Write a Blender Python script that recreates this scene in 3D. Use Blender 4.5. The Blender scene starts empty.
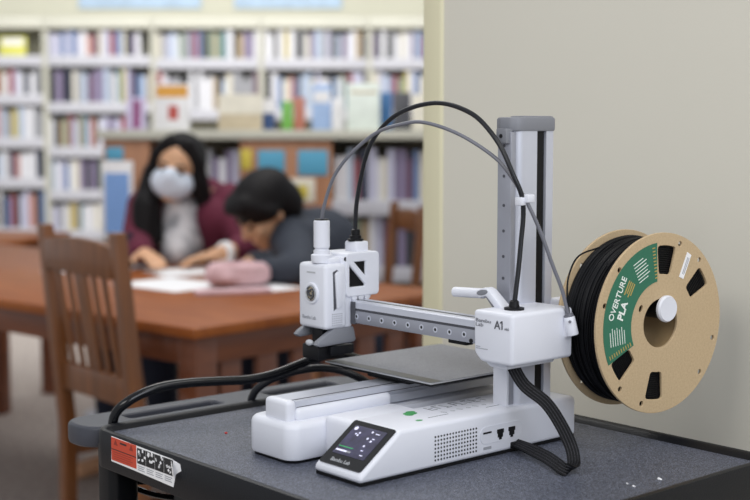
import bpy, bmesh, math, random
from mathutils import Vector, Matrix, Quaternion
R_ = math.radians
rng = random.Random(7)
S = bpy.context.scene
COL = S.collection

# ------------------------------------------------------------------ camera, world, lights, exposure
H = 0.87                                        # height of the cart's tray floor
CAM = Vector((0.9595, -0.8171, H + 0.352))
YAW = R_(49.0)                                  # background frame: x = right, y = away from the camera
FH = Vector((-math.sin(YAW), math.cos(YAW), 0)); RH = Vector((math.cos(YAW), math.sin(YAW), 0))
cd = bpy.data.cameras.new('camera'); cam = bpy.data.objects.new('camera', cd); COL.objects.link(cam)
cam.location = CAM
cam.rotation_euler = (R_(90 - 5.274), 0, YAW)
cd.sensor_width = 36; cd.lens = 62.4; cd.clip_start = 0.05; cd.clip_end = 60
cd.dof.use_dof = True; cd.dof.focus_distance = 1.43; cd.dof.aperture_fstop = 4.6; cd.dof.aperture_blades = 0
S.camera = cam
S.view_settings.view_transform = 'Standard'; S.view_settings.look = 'None'
S.view_settings.exposure = 0.0; S.view_settings.gamma = 1.0; S.view_settings.use_curve_mapping = False

def bg(r, w, z=0.0):
    p = Vector((CAM.x, CAM.y, 0)) + RH * r + FH * w
    return Vector((p.x, p.y, z))

wd = bpy.data.worlds.new('world'); S.world = wd; wd.use_nodes = True
wd.node_tree.nodes['Background'].inputs[0].default_value = (0.93, 0.96, 1.0, 1)
wd.node_tree.nodes['Background'].inputs[1].default_value = 0.55

def area(name, loc, target, sx, sy, energy, color=(1, 1, 1)):
    l = bpy.data.lights.new(name, 'AREA'); l.shape = 'RECTANGLE'; l.size = sx; l.size_y = sy; l.energy = energy; l.color = color
    o = bpy.data.objects.new(name, l); COL.objects.link(o); o.location = loc
    o.rotation_euler = (Vector(target) - Vector(loc)).to_track_quat('-Z', 'Y').to_euler()
    return o
area('ceiling_light_near', (0.9, 0.2, 2.85), (0.7, 0.15, 0), 1.2, 0.6, 11, (1.0, 0.98, 0.97))
area('ceiling_light_side', (2.7, -0.7, 2.3), (0.0, 0.2, 0.95), 1.6, 1.6, 36, (0.86, 0.91, 1.0))
area('wall_fill_light', (0.5, -2.3, 2.7), (0.5, .5, 1.1), 1.6, 0.8, 24, (1.0, 0.98, 0.94))  # added fill lamp, brightens the wall behind the cart
p = bg(-0.6, 3.4, 2.9); area('ceiling_light_table', p, (p.x, p.y, 0), 1.8, 1.2, 27, (1.0, 0.98, 0.95))
area('bookcase_fill_light', bg(-.1, 4.9, 2.9), bg(0, 5.85, .8), 1.6, .5, 22, (1.0, .98, .95))  # added fill lamp to lift the books of the low bookcase
p = bg(-1.6, 7.4, 2.9); area('ceiling_light_stacks', p, bg(-1.5, 9.2, 1.2), 4.0, 1.0, 85, (1.0, 0.99, 0.95))
p = bg(0.3, 6.9, 2.9); area('ceiling_light_stacks_right', p, bg(0.0, 9.2, 1.3), 3.0, 1.0, 40, (1.0, 0.99, 0.95))

# ------------------------------------------------------------------ materials
def lin(h):
    h = h.lstrip('#'); c = [int(h[i:i + 2], 16) / 255 for i in (0, 2, 4)]
    return tuple((x / 12.92 if x <= 0.04045 else ((x + 0.055) / 1.055) ** 2.4) for x in c) + (1.0,)

def mat(name, hexc, rough=0.5, metal=0.0, var=0.06, vscale=8.0, bump=0.0, bscale=200.0, spec=0.5, coat=0.0, emit=0.0, stretch=(1, 1, 1)):
    m = bpy.data.materials.new(name); m.use_nodes = True
    nt = m.node_tree; b = nt.nodes['Principled BSDF']
    c = lin(hexc)
    tc = nt.nodes.new('ShaderNodeTexCoord'); mp = nt.nodes.new('ShaderNodeMapping'); mp.inputs['Scale'].default_value = stretch
    nt.links.new(tc.outputs['Object'], mp.inputs['Vector'])
    nz = nt.nodes.new('ShaderNodeTexNoise'); nz.inputs['Scale'].default_value = vscale; nz.inputs['Detail'].default_value = 4
    nt.links.new(mp.outputs[0], nz.inputs['Vector'])
    rp = nt.nodes.new('ShaderNodeValToRGB')
    rp.color_ramp.elements[0].position = 0.3; rp.color_ramp.elements[1].position = 0.7
    rp.color_ramp.elements[0].color = tuple(max(0, x * (1 - var)) for x in c[:3]) + (1,)
    rp.color_ramp.elements[1].color = tuple(min(1, x * (1 + var)) for x in c[:3]) + (1,)
    nt.links.new(nz.outputs['Fac'], rp.inputs['Fac']); nt.links.new(rp.outputs['Color'], b.inputs['Base Color'])
    b.inputs['Roughness'].default_value = rough; b.inputs['Metallic'].default_value = metal
    b.inputs['Specular IOR Level'].default_value = spec; b.inputs['Coat Weight'].default_value = coat
    if bump:
        n2 = nt.nodes.new('ShaderNodeTexNoise'); n2.inputs['Scale'].default_value = bscale; n2.inputs['Detail'].default_value = 3
        nt.links.new(mp.outputs[0], n2.inputs['Vector'])
        bp = nt.nodes.new('ShaderNodeBump'); bp.inputs['Strength'].default_value = bump; bp.inputs['Distance'].default_value = 0.002
        nt.links.new(n2.outputs['Fac'], bp.inputs['Height']); nt.links.new(bp.outputs['Normal'], b.inputs['Normal'])
    if emit:
        nt.links.new(rp.outputs['Color'], b.inputs['Emission Color']); b.inputs['Emission Strength'].default_value = emit
    return m

def wood(name, h0, h1, rough=0.4, scale=6.0, stretch=(1, 1, 12), coat=0.2):
    m = mat(name, h0, rough, var=0.1, coat=coat)
    nt = m.node_tree
    nz = [n for n in nt.nodes if n.type == 'TEX_NOISE'][0]; nz.inputs['Scale'].default_value = scale; nz.inputs['Detail'].default_value = 6
    [n for n in nt.nodes if n.type == 'MAPPING'][0].inputs['Scale'].default_value = stretch
    rp = [n for n in nt.nodes if n.type == 'VALTORGB'][0]
    rp.color_ramp.elements[0].color = lin(h0); rp.color_ramp.elements[1].color = lin(h1)
    return m

def speckle(name, h0, h1, scale, rough, thr=0.62, bump=0.3, bscale=900, spec=0.5):
    m = mat(name, h0, rough, bump=bump, bscale=bscale, vscale=scale, spec=spec)
    rp = [n for n in m.node_tree.nodes if n.type == 'VALTORGB'][0]
    rp.color_ramp.elements[0].color = lin(h0); rp.color_ramp.elements[1].color = lin(h1)
    rp.color_ramp.elements[0].position = thr - 0.15; rp.color_ramp.elements[1].position = thr + 0.1
    return m

def objcol(name, rough=0.5):
    m = mat(name, '#ffffff', rough, var=0.08, vscale=30)
    nt = m.node_tree; b = nt.nodes['Principled BSDF']
    oi = nt.nodes.new('ShaderNodeObjectInfo'); mx = nt.nodes.new('ShaderNodeMix'); mx.data_type = 'RGBA'; mx.blend_type = 'MULTIPLY'
    mx.inputs['Factor'].default_value = 1.0
    rp = [n for n in nt.nodes if n.type == 'VALTORGB'][0]
    nt.links.new(rp.outputs['Color'], mx.inputs['A']); nt.links.new(oi.outputs['Color'], mx.inputs['B'])
    nt.links.new(mx.outputs['Result'], b.inputs['Base Color'])
    return m

M = {}
M['white'] = mat('white_plastic', '#dfe1ea', 0.42, var=0.015, bump=0.05, bscale=1500)
M['white2'] = mat('white_plastic_matte', '#d8dae3', 0.5, var=0.015)
M['grey_pl'] = mat('grey_plastic', '#7e8087', 0.5, var=0.03)
M['ltgrey'] = mat('light_grey_plastic', '#b9bbc0', 0.45, var=0.02)
M['alu'] = mat('anodised_aluminium', '#c8cbd6', 0.36, 0.3, var=0.03, vscale=40, stretch=(1, 1, 0.05))
M['alu_dark'] = mat('dark_aluminium', '#9c9ea8', 0.40, 0.35, var=0.03, vscale=40)
M['steel'] = mat('polished_steel', '#d2d3d6', 0.18, 0.95, var=0.02)
M['bronze'] = mat('brushed_bronze_steel', '#b3a791', 0.25, 0.9, var=0.15, vscale=90)
M['black'] = mat('black_plastic', '#121215', 0.45, var=0.05, spec=0.25)
M['black_gloss'] = mat('black_rubber_cord', '#0b0c0f', 0.10, var=0.05, spec=0.4)
M['black_tube'] = mat('black_tube', '#1d1e23', 0.3, var=0.05, spec=0.35)
M['grey_tube'] = mat('grey_ptfe_tube', '#6e6f78', 0.3, var=0.05)
M['glass'] = mat('black_glass', '#111114', 0.12, var=0.02)
M['plate'] = speckle('textured_plate', '#72737b', '#93959e', 900, 0.42, thr=0.55, bump=0.4, bscale=1400, spec=0.6)
M['plate_edge'] = mat('plate_edge_steel', '#c3c4c6', 0.3, 0.8, var=0.03)
M['tray'] = speckle('pebbled_grey_tray', '#363a46', '#787d8e', 650, 0.38, thr=0.58, bump=0.6, bscale=700)
M['cart'] = mat('dark_grey_moulded_plastic', '#17181c', 0.38, var=0.08, vscale=25, bump=0.12, bscale=500, spec=0.2)
M['cart_lit'] = mat('lit_moulded_plastic', '#3b3d46', 0.42, var=0.08, vscale=25, bump=0.12, bscale=500)  # cart plastic again, the handle's lit tone put into its colour
M['cart_leg'] = mat('black_cart_leg', '#0f1013', 0.35, var=0.06, spec=0.25)
M['board'] = speckle('tan_card', '#b8a07e', '#c0a986', 420, 0.75, thr=0.5, bump=0.15, bscale=600)
M['card_edge'] = mat('card_edge', '#8d7653', 0.8, var=0.1)
M['filament'] = mat('black_filament', '#0b0c10', 0.42, var=0.05, spec=0.18)
M['green'] = mat('green_label', '#286c53', 0.5, var=0.04)
M['gold'] = mat('gold_print', '#b39a55', 0.5, var=0.02)
M['print_w'] = mat('white_print', '#e9efe9', 0.5, var=0.01)
M['print_d'] = mat('dark_print', '#4a4b52', 0.6, var=0.02)
M['print_g'] = mat('grey_print', '#9a9ca3', 0.6, var=0.02)
M['print_m'] = mat('mid_grey_print', '#6d6f77', 0.6, var=0.02)
M['leaf'] = mat('green_print', '#3d9a57', 0.5, var=0.08, vscale=200)
M['paper'] = mat('white_paper', '#eeeef0', 0.7, var=0.01)
M['orange'] = mat('orange_warning_print', '#c8472c', 0.45, var=0.05)
M['black_pr'] = mat('black_print', '#1a1a1c', 0.5, var=0.02)
M['red_pl'] = mat('red_plastic', '#c2332f', 0.5)
M['screen'] = mat('lit_screen', '#2f2d47', 0.3, var=0.45, vscale=90, emit=0.30)
M['icon'] = mat('lit_icons', '#d8d8ee', 0.4, var=0.02, emit=0.35)
M['icon_g'] = mat('lit_green_bar', '#3fb56a', 0.4, var=0.02, emit=0.3)
M['braid'] = mat('black_braided_ribbon', '#0f0f12', 0.5, var=0.3, vscale=700, bump=0.6, bscale=1100, spec=0.2)
M['braid_l'] = mat('grey_ribbon_stripe', '#38383d', 0.5, var=0.4, vscale=500, spec=0.25)
M['wall'] = mat('painted_wall', '#d9d5c8', 0.75, var=0.015, vscale=2, bump=0.06, bscale=300)
M['trim'] = mat('cream_corner_trim', '#dfd9b9', 0.6, var=0.015, vscale=3)
M['wall_back'] = mat('cream_wall', '#cfcdbb', 0.8, var=0.03, vscale=2)
M['carpet'] = speckle('tan_carpet', '#9d938d', '#b6aca6', 40, 0.95, thr=0.5, bump=0.5, bscale=300, spec=0.1)
M['case'] = mat('cream_bookcase', '#c6c5b8', 0.5, var=0.04, vscale=3)
M['case_in'] = mat('bookcase_back', '#a3a192', 0.7, var=0.05)
M['lip'] = mat('shelf_label_strip', '#bcbcc4', 0.5, var=0.05, vscale=14)
M['wood_t'] = wood('cherry_table_top', '#84451a', '#9c5824', 0.45, 5, (8, 1, 1), 0.05)
M['wood_t'].node_tree.nodes['Principled BSDF'].inputs['Specular IOR Level'].default_value = 0.3
M['wood_d'] = wood('cherry_table_base', '#653720', '#7c4629', 0.4, 5, (1, 1, 6))
M['wood_c'] = wood('oak_chair', '#623a1c', '#7d4c26', 0.4, 5, (8, 8, 1))
M['wood_p'] = wood('oak_end_panel', '#9a6a4b', '#b07d5b', 0.5, 3, (6, 6, 1), 0.05)
M['book'] = objcol('book_cover', 0.45)
M['skin'] = mat('skin', '#cd9f7c', 0.55, var=0.05)
M['hair'] = mat('black_hair', '#121012', 0.6, var=0.2, vscale=60, stretch=(1, 1, 0.1), spec=0.2)
M['maroon'] = mat('maroon_knit', '#5e1b33', 0.85, var=0.12, vscale=50, bump=0.3, bscale=200)
M['shirt'] = speckle('patterned_shirt', '#dedee2', '#424a5a', 11, 0.8, thr=0.56, bump=0)
M['mask'] = mat('pale_blue_mask', '#cfd8e6', 0.8, var=0.03)
M['jacket'] = mat('slate_jacket', '#2d333f', 0.8, var=0.1, vscale=20, bump=0.2)
M['jeans'] = mat('dark_jeans', '#1e2435', 0.9, var=0.1)
M['eye'] = mat('dark_eye', '#1c1311', 0.3)
M['pink'] = mat('dusty_pink_cloth', '#cfacb0', 0.8, var=0.08, vscale=20, bump=0.2)
M['teal'] = mat('teal_card', '#58a3c4', 0.6, var=0.03)
M['blue'] = mat('blue_poster', '#7fa5dd', 0.6, var=0.1, vscale=3)
M['sky'] = mat('pale_blue_poster', '#b9cfe6', 0.6, var=0.12, vscale=8)
M['yellow'] = mat('yellow_card', '#cbb94a', 0.6, var=0.1, vscale=10)

# ------------------------------------------------------------------ mesh helpers
class MB:
    def __init__(s): s.bm = bmesh.new()
    def _add(s, tb, mi=0, mtx=None):
        if mtx is not None: bmesh.ops.transform(tb, matrix=mtx, verts=tb.verts)
        for f in tb.faces: f.material_index = mi
        bmesh.ops.recalc_face_normals(tb, faces=tb.faces)
        me = bpy.data.meshes.new('t'); tb.to_mesh(me); tb.free(); s.bm.from_mesh(me); bpy.data.meshes.remove(me)
        return s
    def box(s, a, b, bev=0, seg=2, mi=0, mtx=None):
        tb = bmesh.new(); bmesh.ops.create_cube(tb, size=1)
        c = [(a[i] + b[i]) / 2 for i in range(3)]; d = [abs(b[i] - a[i]) for i in range(3)]
        for v in tb.verts: v.co = Vector([c[i] + v.co[i] * d[i] for i in range(3)])
        if bev: bmesh.ops.bevel(tb, geom=tb.edges[:], offset=min(bev, min(d) * 0.49), segments=seg, profile=0.5, affect='EDGES')
        return s._add(tb, mi, mtx)
    def prism(s, poly, axis, a, b, bev=0, seg=2, mi=0, mtx=None):
        tb = bmesh.new()
        def P(u, v, t): return {'x': (t, u, v), 'y': (u, t, v), 'z': (u, v, t)}[axis]
        A = [tb.verts.new(P(u, v, a)) for u, v in poly]; B = [tb.verts.new(P(u, v, b)) for u, v in poly]
        tb.faces.new(A); tb.faces.new(B[::-1]); n = len(poly)
        for i in range(n): tb.faces.new((A[i], B[i], B[(i + 1) % n], A[(i + 1) % n]))
        bmesh.ops.recalc_face_normals(tb, faces=tb.faces)
        if bev: bmesh.ops.bevel(tb, geom=tb.edges[:], offset=bev, segments=seg, profile=0.5, affect='EDGES')
        return s._add(tb, mi, mtx)
    def rings(s, rings, mi=0, cap=True, close=True):
        tb = bmesh.new(); L = [[tb.verts.new(p) for p in r] for r in rings]
        for a, b in zip(L, L[1:]):
            n = len(a)
            for i in range(n if close else n - 1): tb.faces.new((a[i], a[(i + 1) % n], b[(i + 1) % n], b[i]))
        if cap and close: tb.faces.new(L[0][::-1]); tb.faces.new(L[-1])
        return s._add(tb, mi)
    def cyl(s, p0, p1, r0, r1=None, n=24, bev=0, mi=0):
        r1 = r0 if r1 is None else r1
        p0 = Vector(p0); p1 = Vector(p1); d = p1 - p0; L = d.length
        prof = [(r0, 0), (r1, L)]
        if bev: prof = [(r0 - bev, 0), (r0 - bev * .3, bev * .3), (r0, bev), (r1, L - bev), (r1 - bev * .3, L - bev * .3), (r1 - bev, L)]
        return s.lathe(prof, p0, d, n, mi)
    def lathe(s, prof, origin, axis, n=32, mi=0, cap=True):
        q = Vector((0, 0, 1)).rotation_difference(Vector(axis).normalized()); o = Vector(origin)
        rs = [[o + q @ Vector((r * math.cos(2 * math.pi * k / n), r * math.sin(2 * math.pi * k / n), h)) for k in range(n)] for r, h in prof]
        return s.rings(rs, mi, cap)
    def tube(s, pts, r, n=12, mi=0, smooth=6):
        P = spline(pts, smooth) if smooth else [Vector(p) for p in pts]
        t = [(P[min(i + 1, len(P) - 1)] - P[max(i - 1, 0)]).normalized() for i in range(len(P))]
        up = t[0].orthogonal().normalized(); rs = []
        for i, p_ in enumerate(P):
            if i: up = t[i - 1].rotation_difference(t[i]) @ up
            sd = t[i].cross(up); rr = r if not isinstance(r, (list, tuple)) else r[0] + (r[1] - r[0]) * i / (len(P) - 1)
            rs.append([p_ + (up * math.cos(2 * math.pi * k / n) + sd * math.sin(2 * math.pi * k / n)) * rr for k in range(n)])
        return s.rings(rs, mi)
    def ell(s, c, r, rot=None, n=20, mi=0):
        tb = bmesh.new(); bmesh.ops.create_uvsphere(tb, u_segments=n, v_segments=max(8, n * 2 // 3), radius=1)
        m = Matrix.Translation(c) @ ((rot or Matrix.Identity(3)).to_4x4()) @ Matrix.Diagonal((*r, 1))
        return s._add(tb, mi, m)
    def cap(s, p0, p1, r0, r1, n=14, mi=0):
        p0 = Vector(p0); p1 = Vector(p1); s.ell(p0, (r0,) * 3, n=n, mi=mi); s.ell(p1, (r1,) * 3, n=n, mi=mi)
        if (p1 - p0).length > 1e-5: s.cyl(p0, p1, r0, r1, n, mi=mi)
        return s
    def build(s, name, mats, parent=None, sharp=35, loc=None):
        me = bpy.data.meshes.new(name); s.bm.to_mesh(me); s.bm.free()
        for m in (mats if isinstance(mats, (list, tuple)) else [mats]): me.materials.append(m)
        me.shade_smooth(); me.set_sharp_from_angle(angle=R_(sharp))
        o = bpy.data.objects.new(name, me); COL.objects.link(o)
        if parent is not None: o.parent = parent
        if loc is not None: o.location = loc
        return o
    def organic(s, name, m, parent, voxel=0.007, it=4):
        """one continuous skin over all the shapes collected"""
        me = bpy.data.meshes.new(name); s.bm.to_mesh(me); s.bm.free()
        o = bpy.data.objects.new(name, me); COL.objects.link(o)
        rm = o.modifiers.new('remesh', 'REMESH'); rm.mode = 'VOXEL'; rm.voxel_size = voxel
        sm = o.modifiers.new('smooth', 'SMOOTH'); sm.iterations = it; sm.factor = 0.5
        dg = bpy.context.evaluated_depsgraph_get(); nm = bpy.data.meshes.new_from_object(o.evaluated_get(dg))
        o.modifiers.clear(); o.data = nm; bpy.data.meshes.remove(me); nm.name = name
        nm.materials.clear(); nm.materials.append(m); nm.shade_smooth()
        if parent is not None: o.parent = parent
        return o

def spline(pts, k=6):
    P = [Vector(p) for p in pts]
    if len(P) < 3: return P
    Q = [2 * P[0] - P[1]] + P + [2 * P[-1] - P[-2]]; out = []
    for i in range(1, len(Q) - 2):
        for j in range(k):
            t = j / k; a, b, c, d = Q[i - 1:i + 3]
            out.append(0.5 * (2 * b + (c - a) * t + (2 * a - 5 * b + 4 * c - d) * t * t + (3 * b - a - 3 * c + d) * t ** 3))
    return out + [P[-1]]

def rrect(x0, y0, x1, y1, r, n=5):
    out = []
    for cx, cy, a0 in ((x1 - r, y1 - r, 0), (x0 + r, y1 - r, 90), (x0 + r, y0 + r, 180), (x1 - r, y0 + r, 270)):
        for i in range(n + 1):
            a = R_(a0 + 90 * i / n); out.append((cx + r * math.cos(a), cy + r * math.sin(a)))
    return out

def tag(o, label=None, cat=None, group=None, kind=None):
    if label: o['label'] = label
    if cat: o['category'] = cat
    if group: o['group'] = group
    if kind: o['kind'] = kind
    return o

def thing(name, label, cat, loc=(0, 0, 0), rz=0.0, group=None):
    o = bpy.data.objects.new(name, None); COL.objects.link(o); o.empty_display_size = 0.05
    o.location = loc; o.rotation_euler = (0, 0, rz)
    return tag(o, label, cat, group)

def from_curve(name, cu, m, parent, mtx):
    o = bpy.data.objects.new(name + '_c', cu); COL.objects.link(o)
    dg = bpy.context.evaluated_depsgraph_get(); me = bpy.data.meshes.new_from_object(o.evaluated_get(dg))
    bpy.data.objects.remove(o); bpy.data.curves.remove(cu)
    me.materials.clear(); me.materials.append(m); me.name = name
    r = bpy.data.objects.new(name, me); COL.objects.link(r)
    if parent is not None: r.parent = parent
    me.transform(mtx)
    return r

def basis(right, up, origin):
    r = Vector(right).normalized(); u = Vector(up).normalized(); n = r.cross(u)
    return Matrix(((r.x, u.x, n.x, origin[0]), (r.y, u.y, n.y, origin[1]), (r.z, u.z, n.z, origin[2]), (0, 0, 0, 1)))

def text(body, size, m, parent, right, up, origin, name='lettering', bold=0.0, ext=0.0002, sx=1.0, align='LEFT'):
    cu = bpy.data.curves.new(name, 'FONT'); cu.body = body; cu.size = size; cu.extrude = ext; cu.offset = bold; cu.align_x = align
    cu.resolution_u = 3
    return from_curve(name, cu, m, parent, basis(right, up, origin) @ Matrix.Diagonal((sx, 1, 1, 1)))

def holed(name, outer, holes, thick, m, parent, mtx, bev=0.0):
    """flat plate with holes: 2D filled curve, thickness centred on its plane"""
    cu = bpy.data.curves.new(name, 'CURVE'); cu.dimensions = '2D'; cu.fill_mode = 'BOTH'; cu.extrude = thick / 2 - bev; cu.bevel_depth = bev; cu.bevel_resolution = 2
    for poly in [outer] + holes:
        sp = cu.splines.new('POLY'); sp.points.add(len(poly) - 1); sp.use_cyclic_u = True
        for q, (x, y) in zip(sp.points, poly): q.co = (x, y, 0, 1)
    o = from_curve(name, cu, m, parent, mtx)
    o.data.shade_smooth(); o.data.set_sharp_from_angle(angle=R_(30))
    return o

def copy_tree(o, parent=None):
    c = o.copy(); COL.objects.link(c)
    if parent is not None: c.parent = parent
    for ch in list(o.children): copy_tree(ch, c)
    return c

# ================================================================== THE SETTING
fl = MB().box((-9, -3, -0.1), (3.5, 9.5, 0)).build('floor', M['carpet']); tag(fl, 'tan carpet floor', kind='structure')
# back wall of the room, far behind the tall bookcases
wb = MB().box((-5.2, 10.2, 0), (4.0, 10.35, 3.0)).build('wall_back', M['wall_back'])
wb.location = bg(0, 0); wb.rotation_euler = (0, 0, YAW); tag(wb, 'cream wall behind the tall bookcases', kind='structure')
# partition wall right behind the cart
wr = MB().box((-0.462, 0.55, 0), (2.2, 0.75, 3.0)).build('wall_right', M['wall']); tag(wr, 'plain grey-beige painted wall behind the printer cart', kind='structure')
tr = MB().box((-0.500, 0.546, 0), (-0.456, 0.754, 3.0), bev=0.006, seg=3).build('trim_1', M['trim']); tag(tr, 'cream corner guard strip on the wall end', kind='structure')

# ================================================================== THE CART
cart = thing('utility_cart', 'dark grey moulded plastic utility cart carrying the printer', 'cart', (0, 0, 0))
X0, X1, Y0, Y1 = -0.384, 0.222, -0.090, 0.392
def ring(off, z, r): return [(x, y, z) for x, y in rrect(X0 + off, Y0 + off, X1 - off, Y1 - off, max(r - off, 0.004), 8)]
rg = [ring(0.012, H - 0.034, .028), ring(0.001, H - 0.036, .028), ring(0, H - 0.034, .028), ring(0, H + 0.004, .028), ring(0.002, H + 0.0072, .028), ring(0.005, H + 0.008, .028),
      ring(0.009, H + 0.0072, .028), ring(0.012, H + 0.005, .028), ring(0.016, H + 0.001, .028), ring(0.020, H, .028)]
MB().rings(rg[:9], cap=False).build('tray_rim', M['cart'], cart)
MB().rings([ring(0.014, H - 0.010, .028), ring(0.0145, H + .0015, .028), ring(0.020, H, .028)], cap=True).build('tray_floor', M['tray'], cart)
for lx, ly, lab in ((X0 + .004, Y0 + .004, 1), (X1 - .042, Y0 + .004, 0), (X0 + .004, Y1 - .042, 0), (X1 - .042, Y1 - .042, 0)):
    MB().prism(rrect(lx, ly, lx + .038, ly + .038, .010), 'z', 0.10, H - 0.012, bev=0).build('leg', M['cart_leg'], cart)
MB().box((X0 + .002, Y0 + .002, 0.18), (X1 - .002, Y1 - .002, 0.215), bev=0.012).build('lower_shelf', M['cart'], cart)
for lx, ly in ((X0 + .023, Y0 + .023), (X1 - .023, Y0 + .023), (X0 + .023, Y1 - .023), (X1 - .023, Y1 - .023)):
    w = MB().cyl((lx - .012, ly, .05), (lx + .012, ly, .05), .05, n=24, bev=.004).build('caster', M['cart_leg'], cart)
    MB().box((lx - .018, ly - .012, .045), (lx - .014, ly + .012, .102)).box((lx + .014, ly - .012, .045), (lx + .018, ly + .012, .102)).box((lx - .018, ly - .012, .098), (lx + .018, ly + .012, .104)).build('caster_fork', M['alu_dark'], w)
MB().box((-.243, Y0 + .022, .225), (X1 - .048, Y1 - .02, H - .040), bev=.006).build('cabinet_box', M['cart_leg'], cart)
hx0, hx1 = -0.460, -0.397
outer = rrect(hx0, -0.083, hx1 + .0, 0.352, 0.026, 6)
holed('handle', outer, [rrect(-0.442, -0.022, -0.409, 0.122, 0.008), rrect(-0.442, 0.190, -0.409, 0.315, 0.008)], 0.026, M['cart_lit'], cart,
      Matrix.Translation((0, 0, H - 0.0105)), bev=0.005)
MB().box((-0.402, 0.015, H - .030), (-0.378, 0.110, H - .006), bev=.003).box((-0.402, 0.20, H - .030), (-0.378, 0.30, H - .006), bev=.003).build('handle_bracket', M['cart'], cart)
# warning sticker on the front apron
st = holed('warning_sticker', [(-.334, -.0235), (-.2785, -.0245), (-.2035, -.0265), (-.199, -.012), (-.188, -.006), (-.190, .001), (-.207, .0035), (-.278, .0045), (-.333, .0055)], [], 0.0006,
           M['paper'], cart, basis((1, 0, 0), (0, 0, 1), (0, Y0 - .0004, H)))
b = MB(); b.box((-.3325, Y0 - .0012, H - .0215), (-.2785, Y0 - .0006, H + .0048), mi=0)
for z in (-.0085,): b.box((-.3325, Y0 - .0015, H + z - .0004), (-.2785, Y0 - .0008, H + z + .0004), mi=1)
b.box((-.313, Y0 - .0015, H + .0), (-.299, Y0 - .0008, H + .0018), mi=1)
for k in range(4): b.box((-.328, Y0 - .0015, H - .0115 - k * .0025), (-.286 - .004 * (k % 2), Y0 - .0008, H - .0110 - k * .0025), mi=2)
for x in (-.3225, -.2885):
    b.prism([(x - .004, H - .003), (x + .004, H - .003), (x, H + .0035)], 'y', Y0 - .0015, Y0 - .0008, mi=2)
b.build('orange_warning_panel', [M['orange'], M['black_pr'], mat('dark_red_print', '#8e2f1e', 0.5)], st)
b = MB()
r2 = random.Random(3)
for k in range(4):
    x = -.276 + k * .0185
    b.box((x, Y0 - .0012, H - .0145), (x + .0172, Y0 - .0006, H + .0026), mi=0)
    # white figures inside the black squares
    for j in range(7):
        ax = x + .0015 + r2.random() * .013; az = H - .012 + r2.random() * .012
        b.box((ax, Y0 - .0015, az), (ax + .0016 + r2.random() * .0025, Y0 - .0008, az + .001 + r2.random() * .003), mi=1, mtx=Matrix.Translation((ax, 0, az)) @ Matrix.Rotation(r2.uniform(-.8, .8), 4, 'Y') @ Matrix.Translation((-ax, 0, -az)))
    for j in range(3): b.box((x + .001, Y0 - .0012, H - .0175 - j * .0022), (x + .015 - .002 * (j % 2), Y0 - .0007, H - .0169 - j * .0022), mi=2)
b.build('pictogram_panel', [M['black_pr'], M['paper'], M['print_g']], st)
pk = MB(); pk.rings([[(-.207, Y0 - .0008, H + .003), (-.196, Y0 - .006, H + .001), (-.188, Y0 - .010, H - .004)], [(-.207, Y0 - .001, H - .003), (-.200, Y0 - .004, H - .006), (-.192, Y0 - .007, H - .010)],
          [(-.2065, Y0 - .0008, H - .012), (-.200, Y0 - .002, H - .015), (-.194, Y0 - .004, H - .018)]], cap=False, close=False)
pk.build('peeled_corner', M['paper'], st)

# ================================================================== THE PRINTER (local origin: front right corner of the base, on the tray)
PR = thing('desktop_printer', 'white desktop machine with a gantry arm, tall metal column and small front touchscreen', 'printer', (0, 0, H))
# ---- base under the column, with the sloped screen front
b = MB(); b.prism([(-.004, .0030), (-.004, .0105), (.050, .0490), (.317, .0490), (.3215, .0455), (.3215, .0030)], 'x', -.072, .0015, bev=.0042, seg=3); b.box((-.1135, .042, .004), (-.066, .142, .0478), bev=.007, seg=3)
base = b.build('base', M['white'], PR)
MB().prism([(-.002, .0), (-.002, .0038), (.320, .0038), (.320, 0)], 'x', -.0705, .0002).build('base_foot', M['black'], base)
# touchscreen on the slope
sl = Vector((0, .054, .0385)).normalized(); nrm = Vector((0, -.0385, .054)).normalized()
so = Vector((-.0352, -.004, .0105)); mtS = basis((1, 0, 0), sl, so + nrm * .0004)
Ls = math.hypot(.054, .0385)
scr = holed('touchscreen', rrect(-.0325, .0045, .0325, Ls - .0012, .003), [], .0016, M['glass'], base, mtS)
dsp = holed('display', rrect(-.0245, .0190, .0245, Ls - .0075, .001), [], .0006, M['screen'], scr, basis((1, 0, 0), sl, so + nrm * .0012))
ic = MB(); im = basis((1, 0, 0), sl, so + nrm * .0018)
def disc2(u, v, r, mi=0): ic.cyl((u, v, -.0001), (u, v, .0001), r, n=16, mi=mi)
disc2(-.0195, .0545, .0026); disc2(-.010, .0500, .0012); disc2(-.0140, .0478, .0012); disc2(-.0105, .0465, .0013)
for u, v in ((.006, .0545), (.0065, .0455), (.010, .0355), (.0135, .0430)): disc2(u, v, .0014)
for u, v, s_ in ((.0150, .0535, .0030), (.0145, .0465, .0016), (.0125, .0295, .0018), (.0165, .0235, .0022)): ic.box((u - s_, v - .0006, -.0001), (u + s_, v + .0006, .0001))
ic.box((-.0225, .0285, -.0001), (-.001, .0293, .0001), mi=1); ic.box((-.0225, .0225, -.0001), (-.006, .0248, .0001)); ic.box((-.006, .0225, -.0001), (.000, .0248, .0001), mi=2)
bmesh.ops.transform(ic.bm, matrix=im, verts=ic.bm.verts)
ic.build('display_icons', [M['icon'], M['icon_g'], M['print_g']], dsp)
text('Bambu Lab', .0064, M['ltgrey'], scr, (1, 0, 0), sl, so + Vector((-.0185, 0, 0)) + sl * .0090 + nrm * .0013, sx=1.05)
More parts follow.
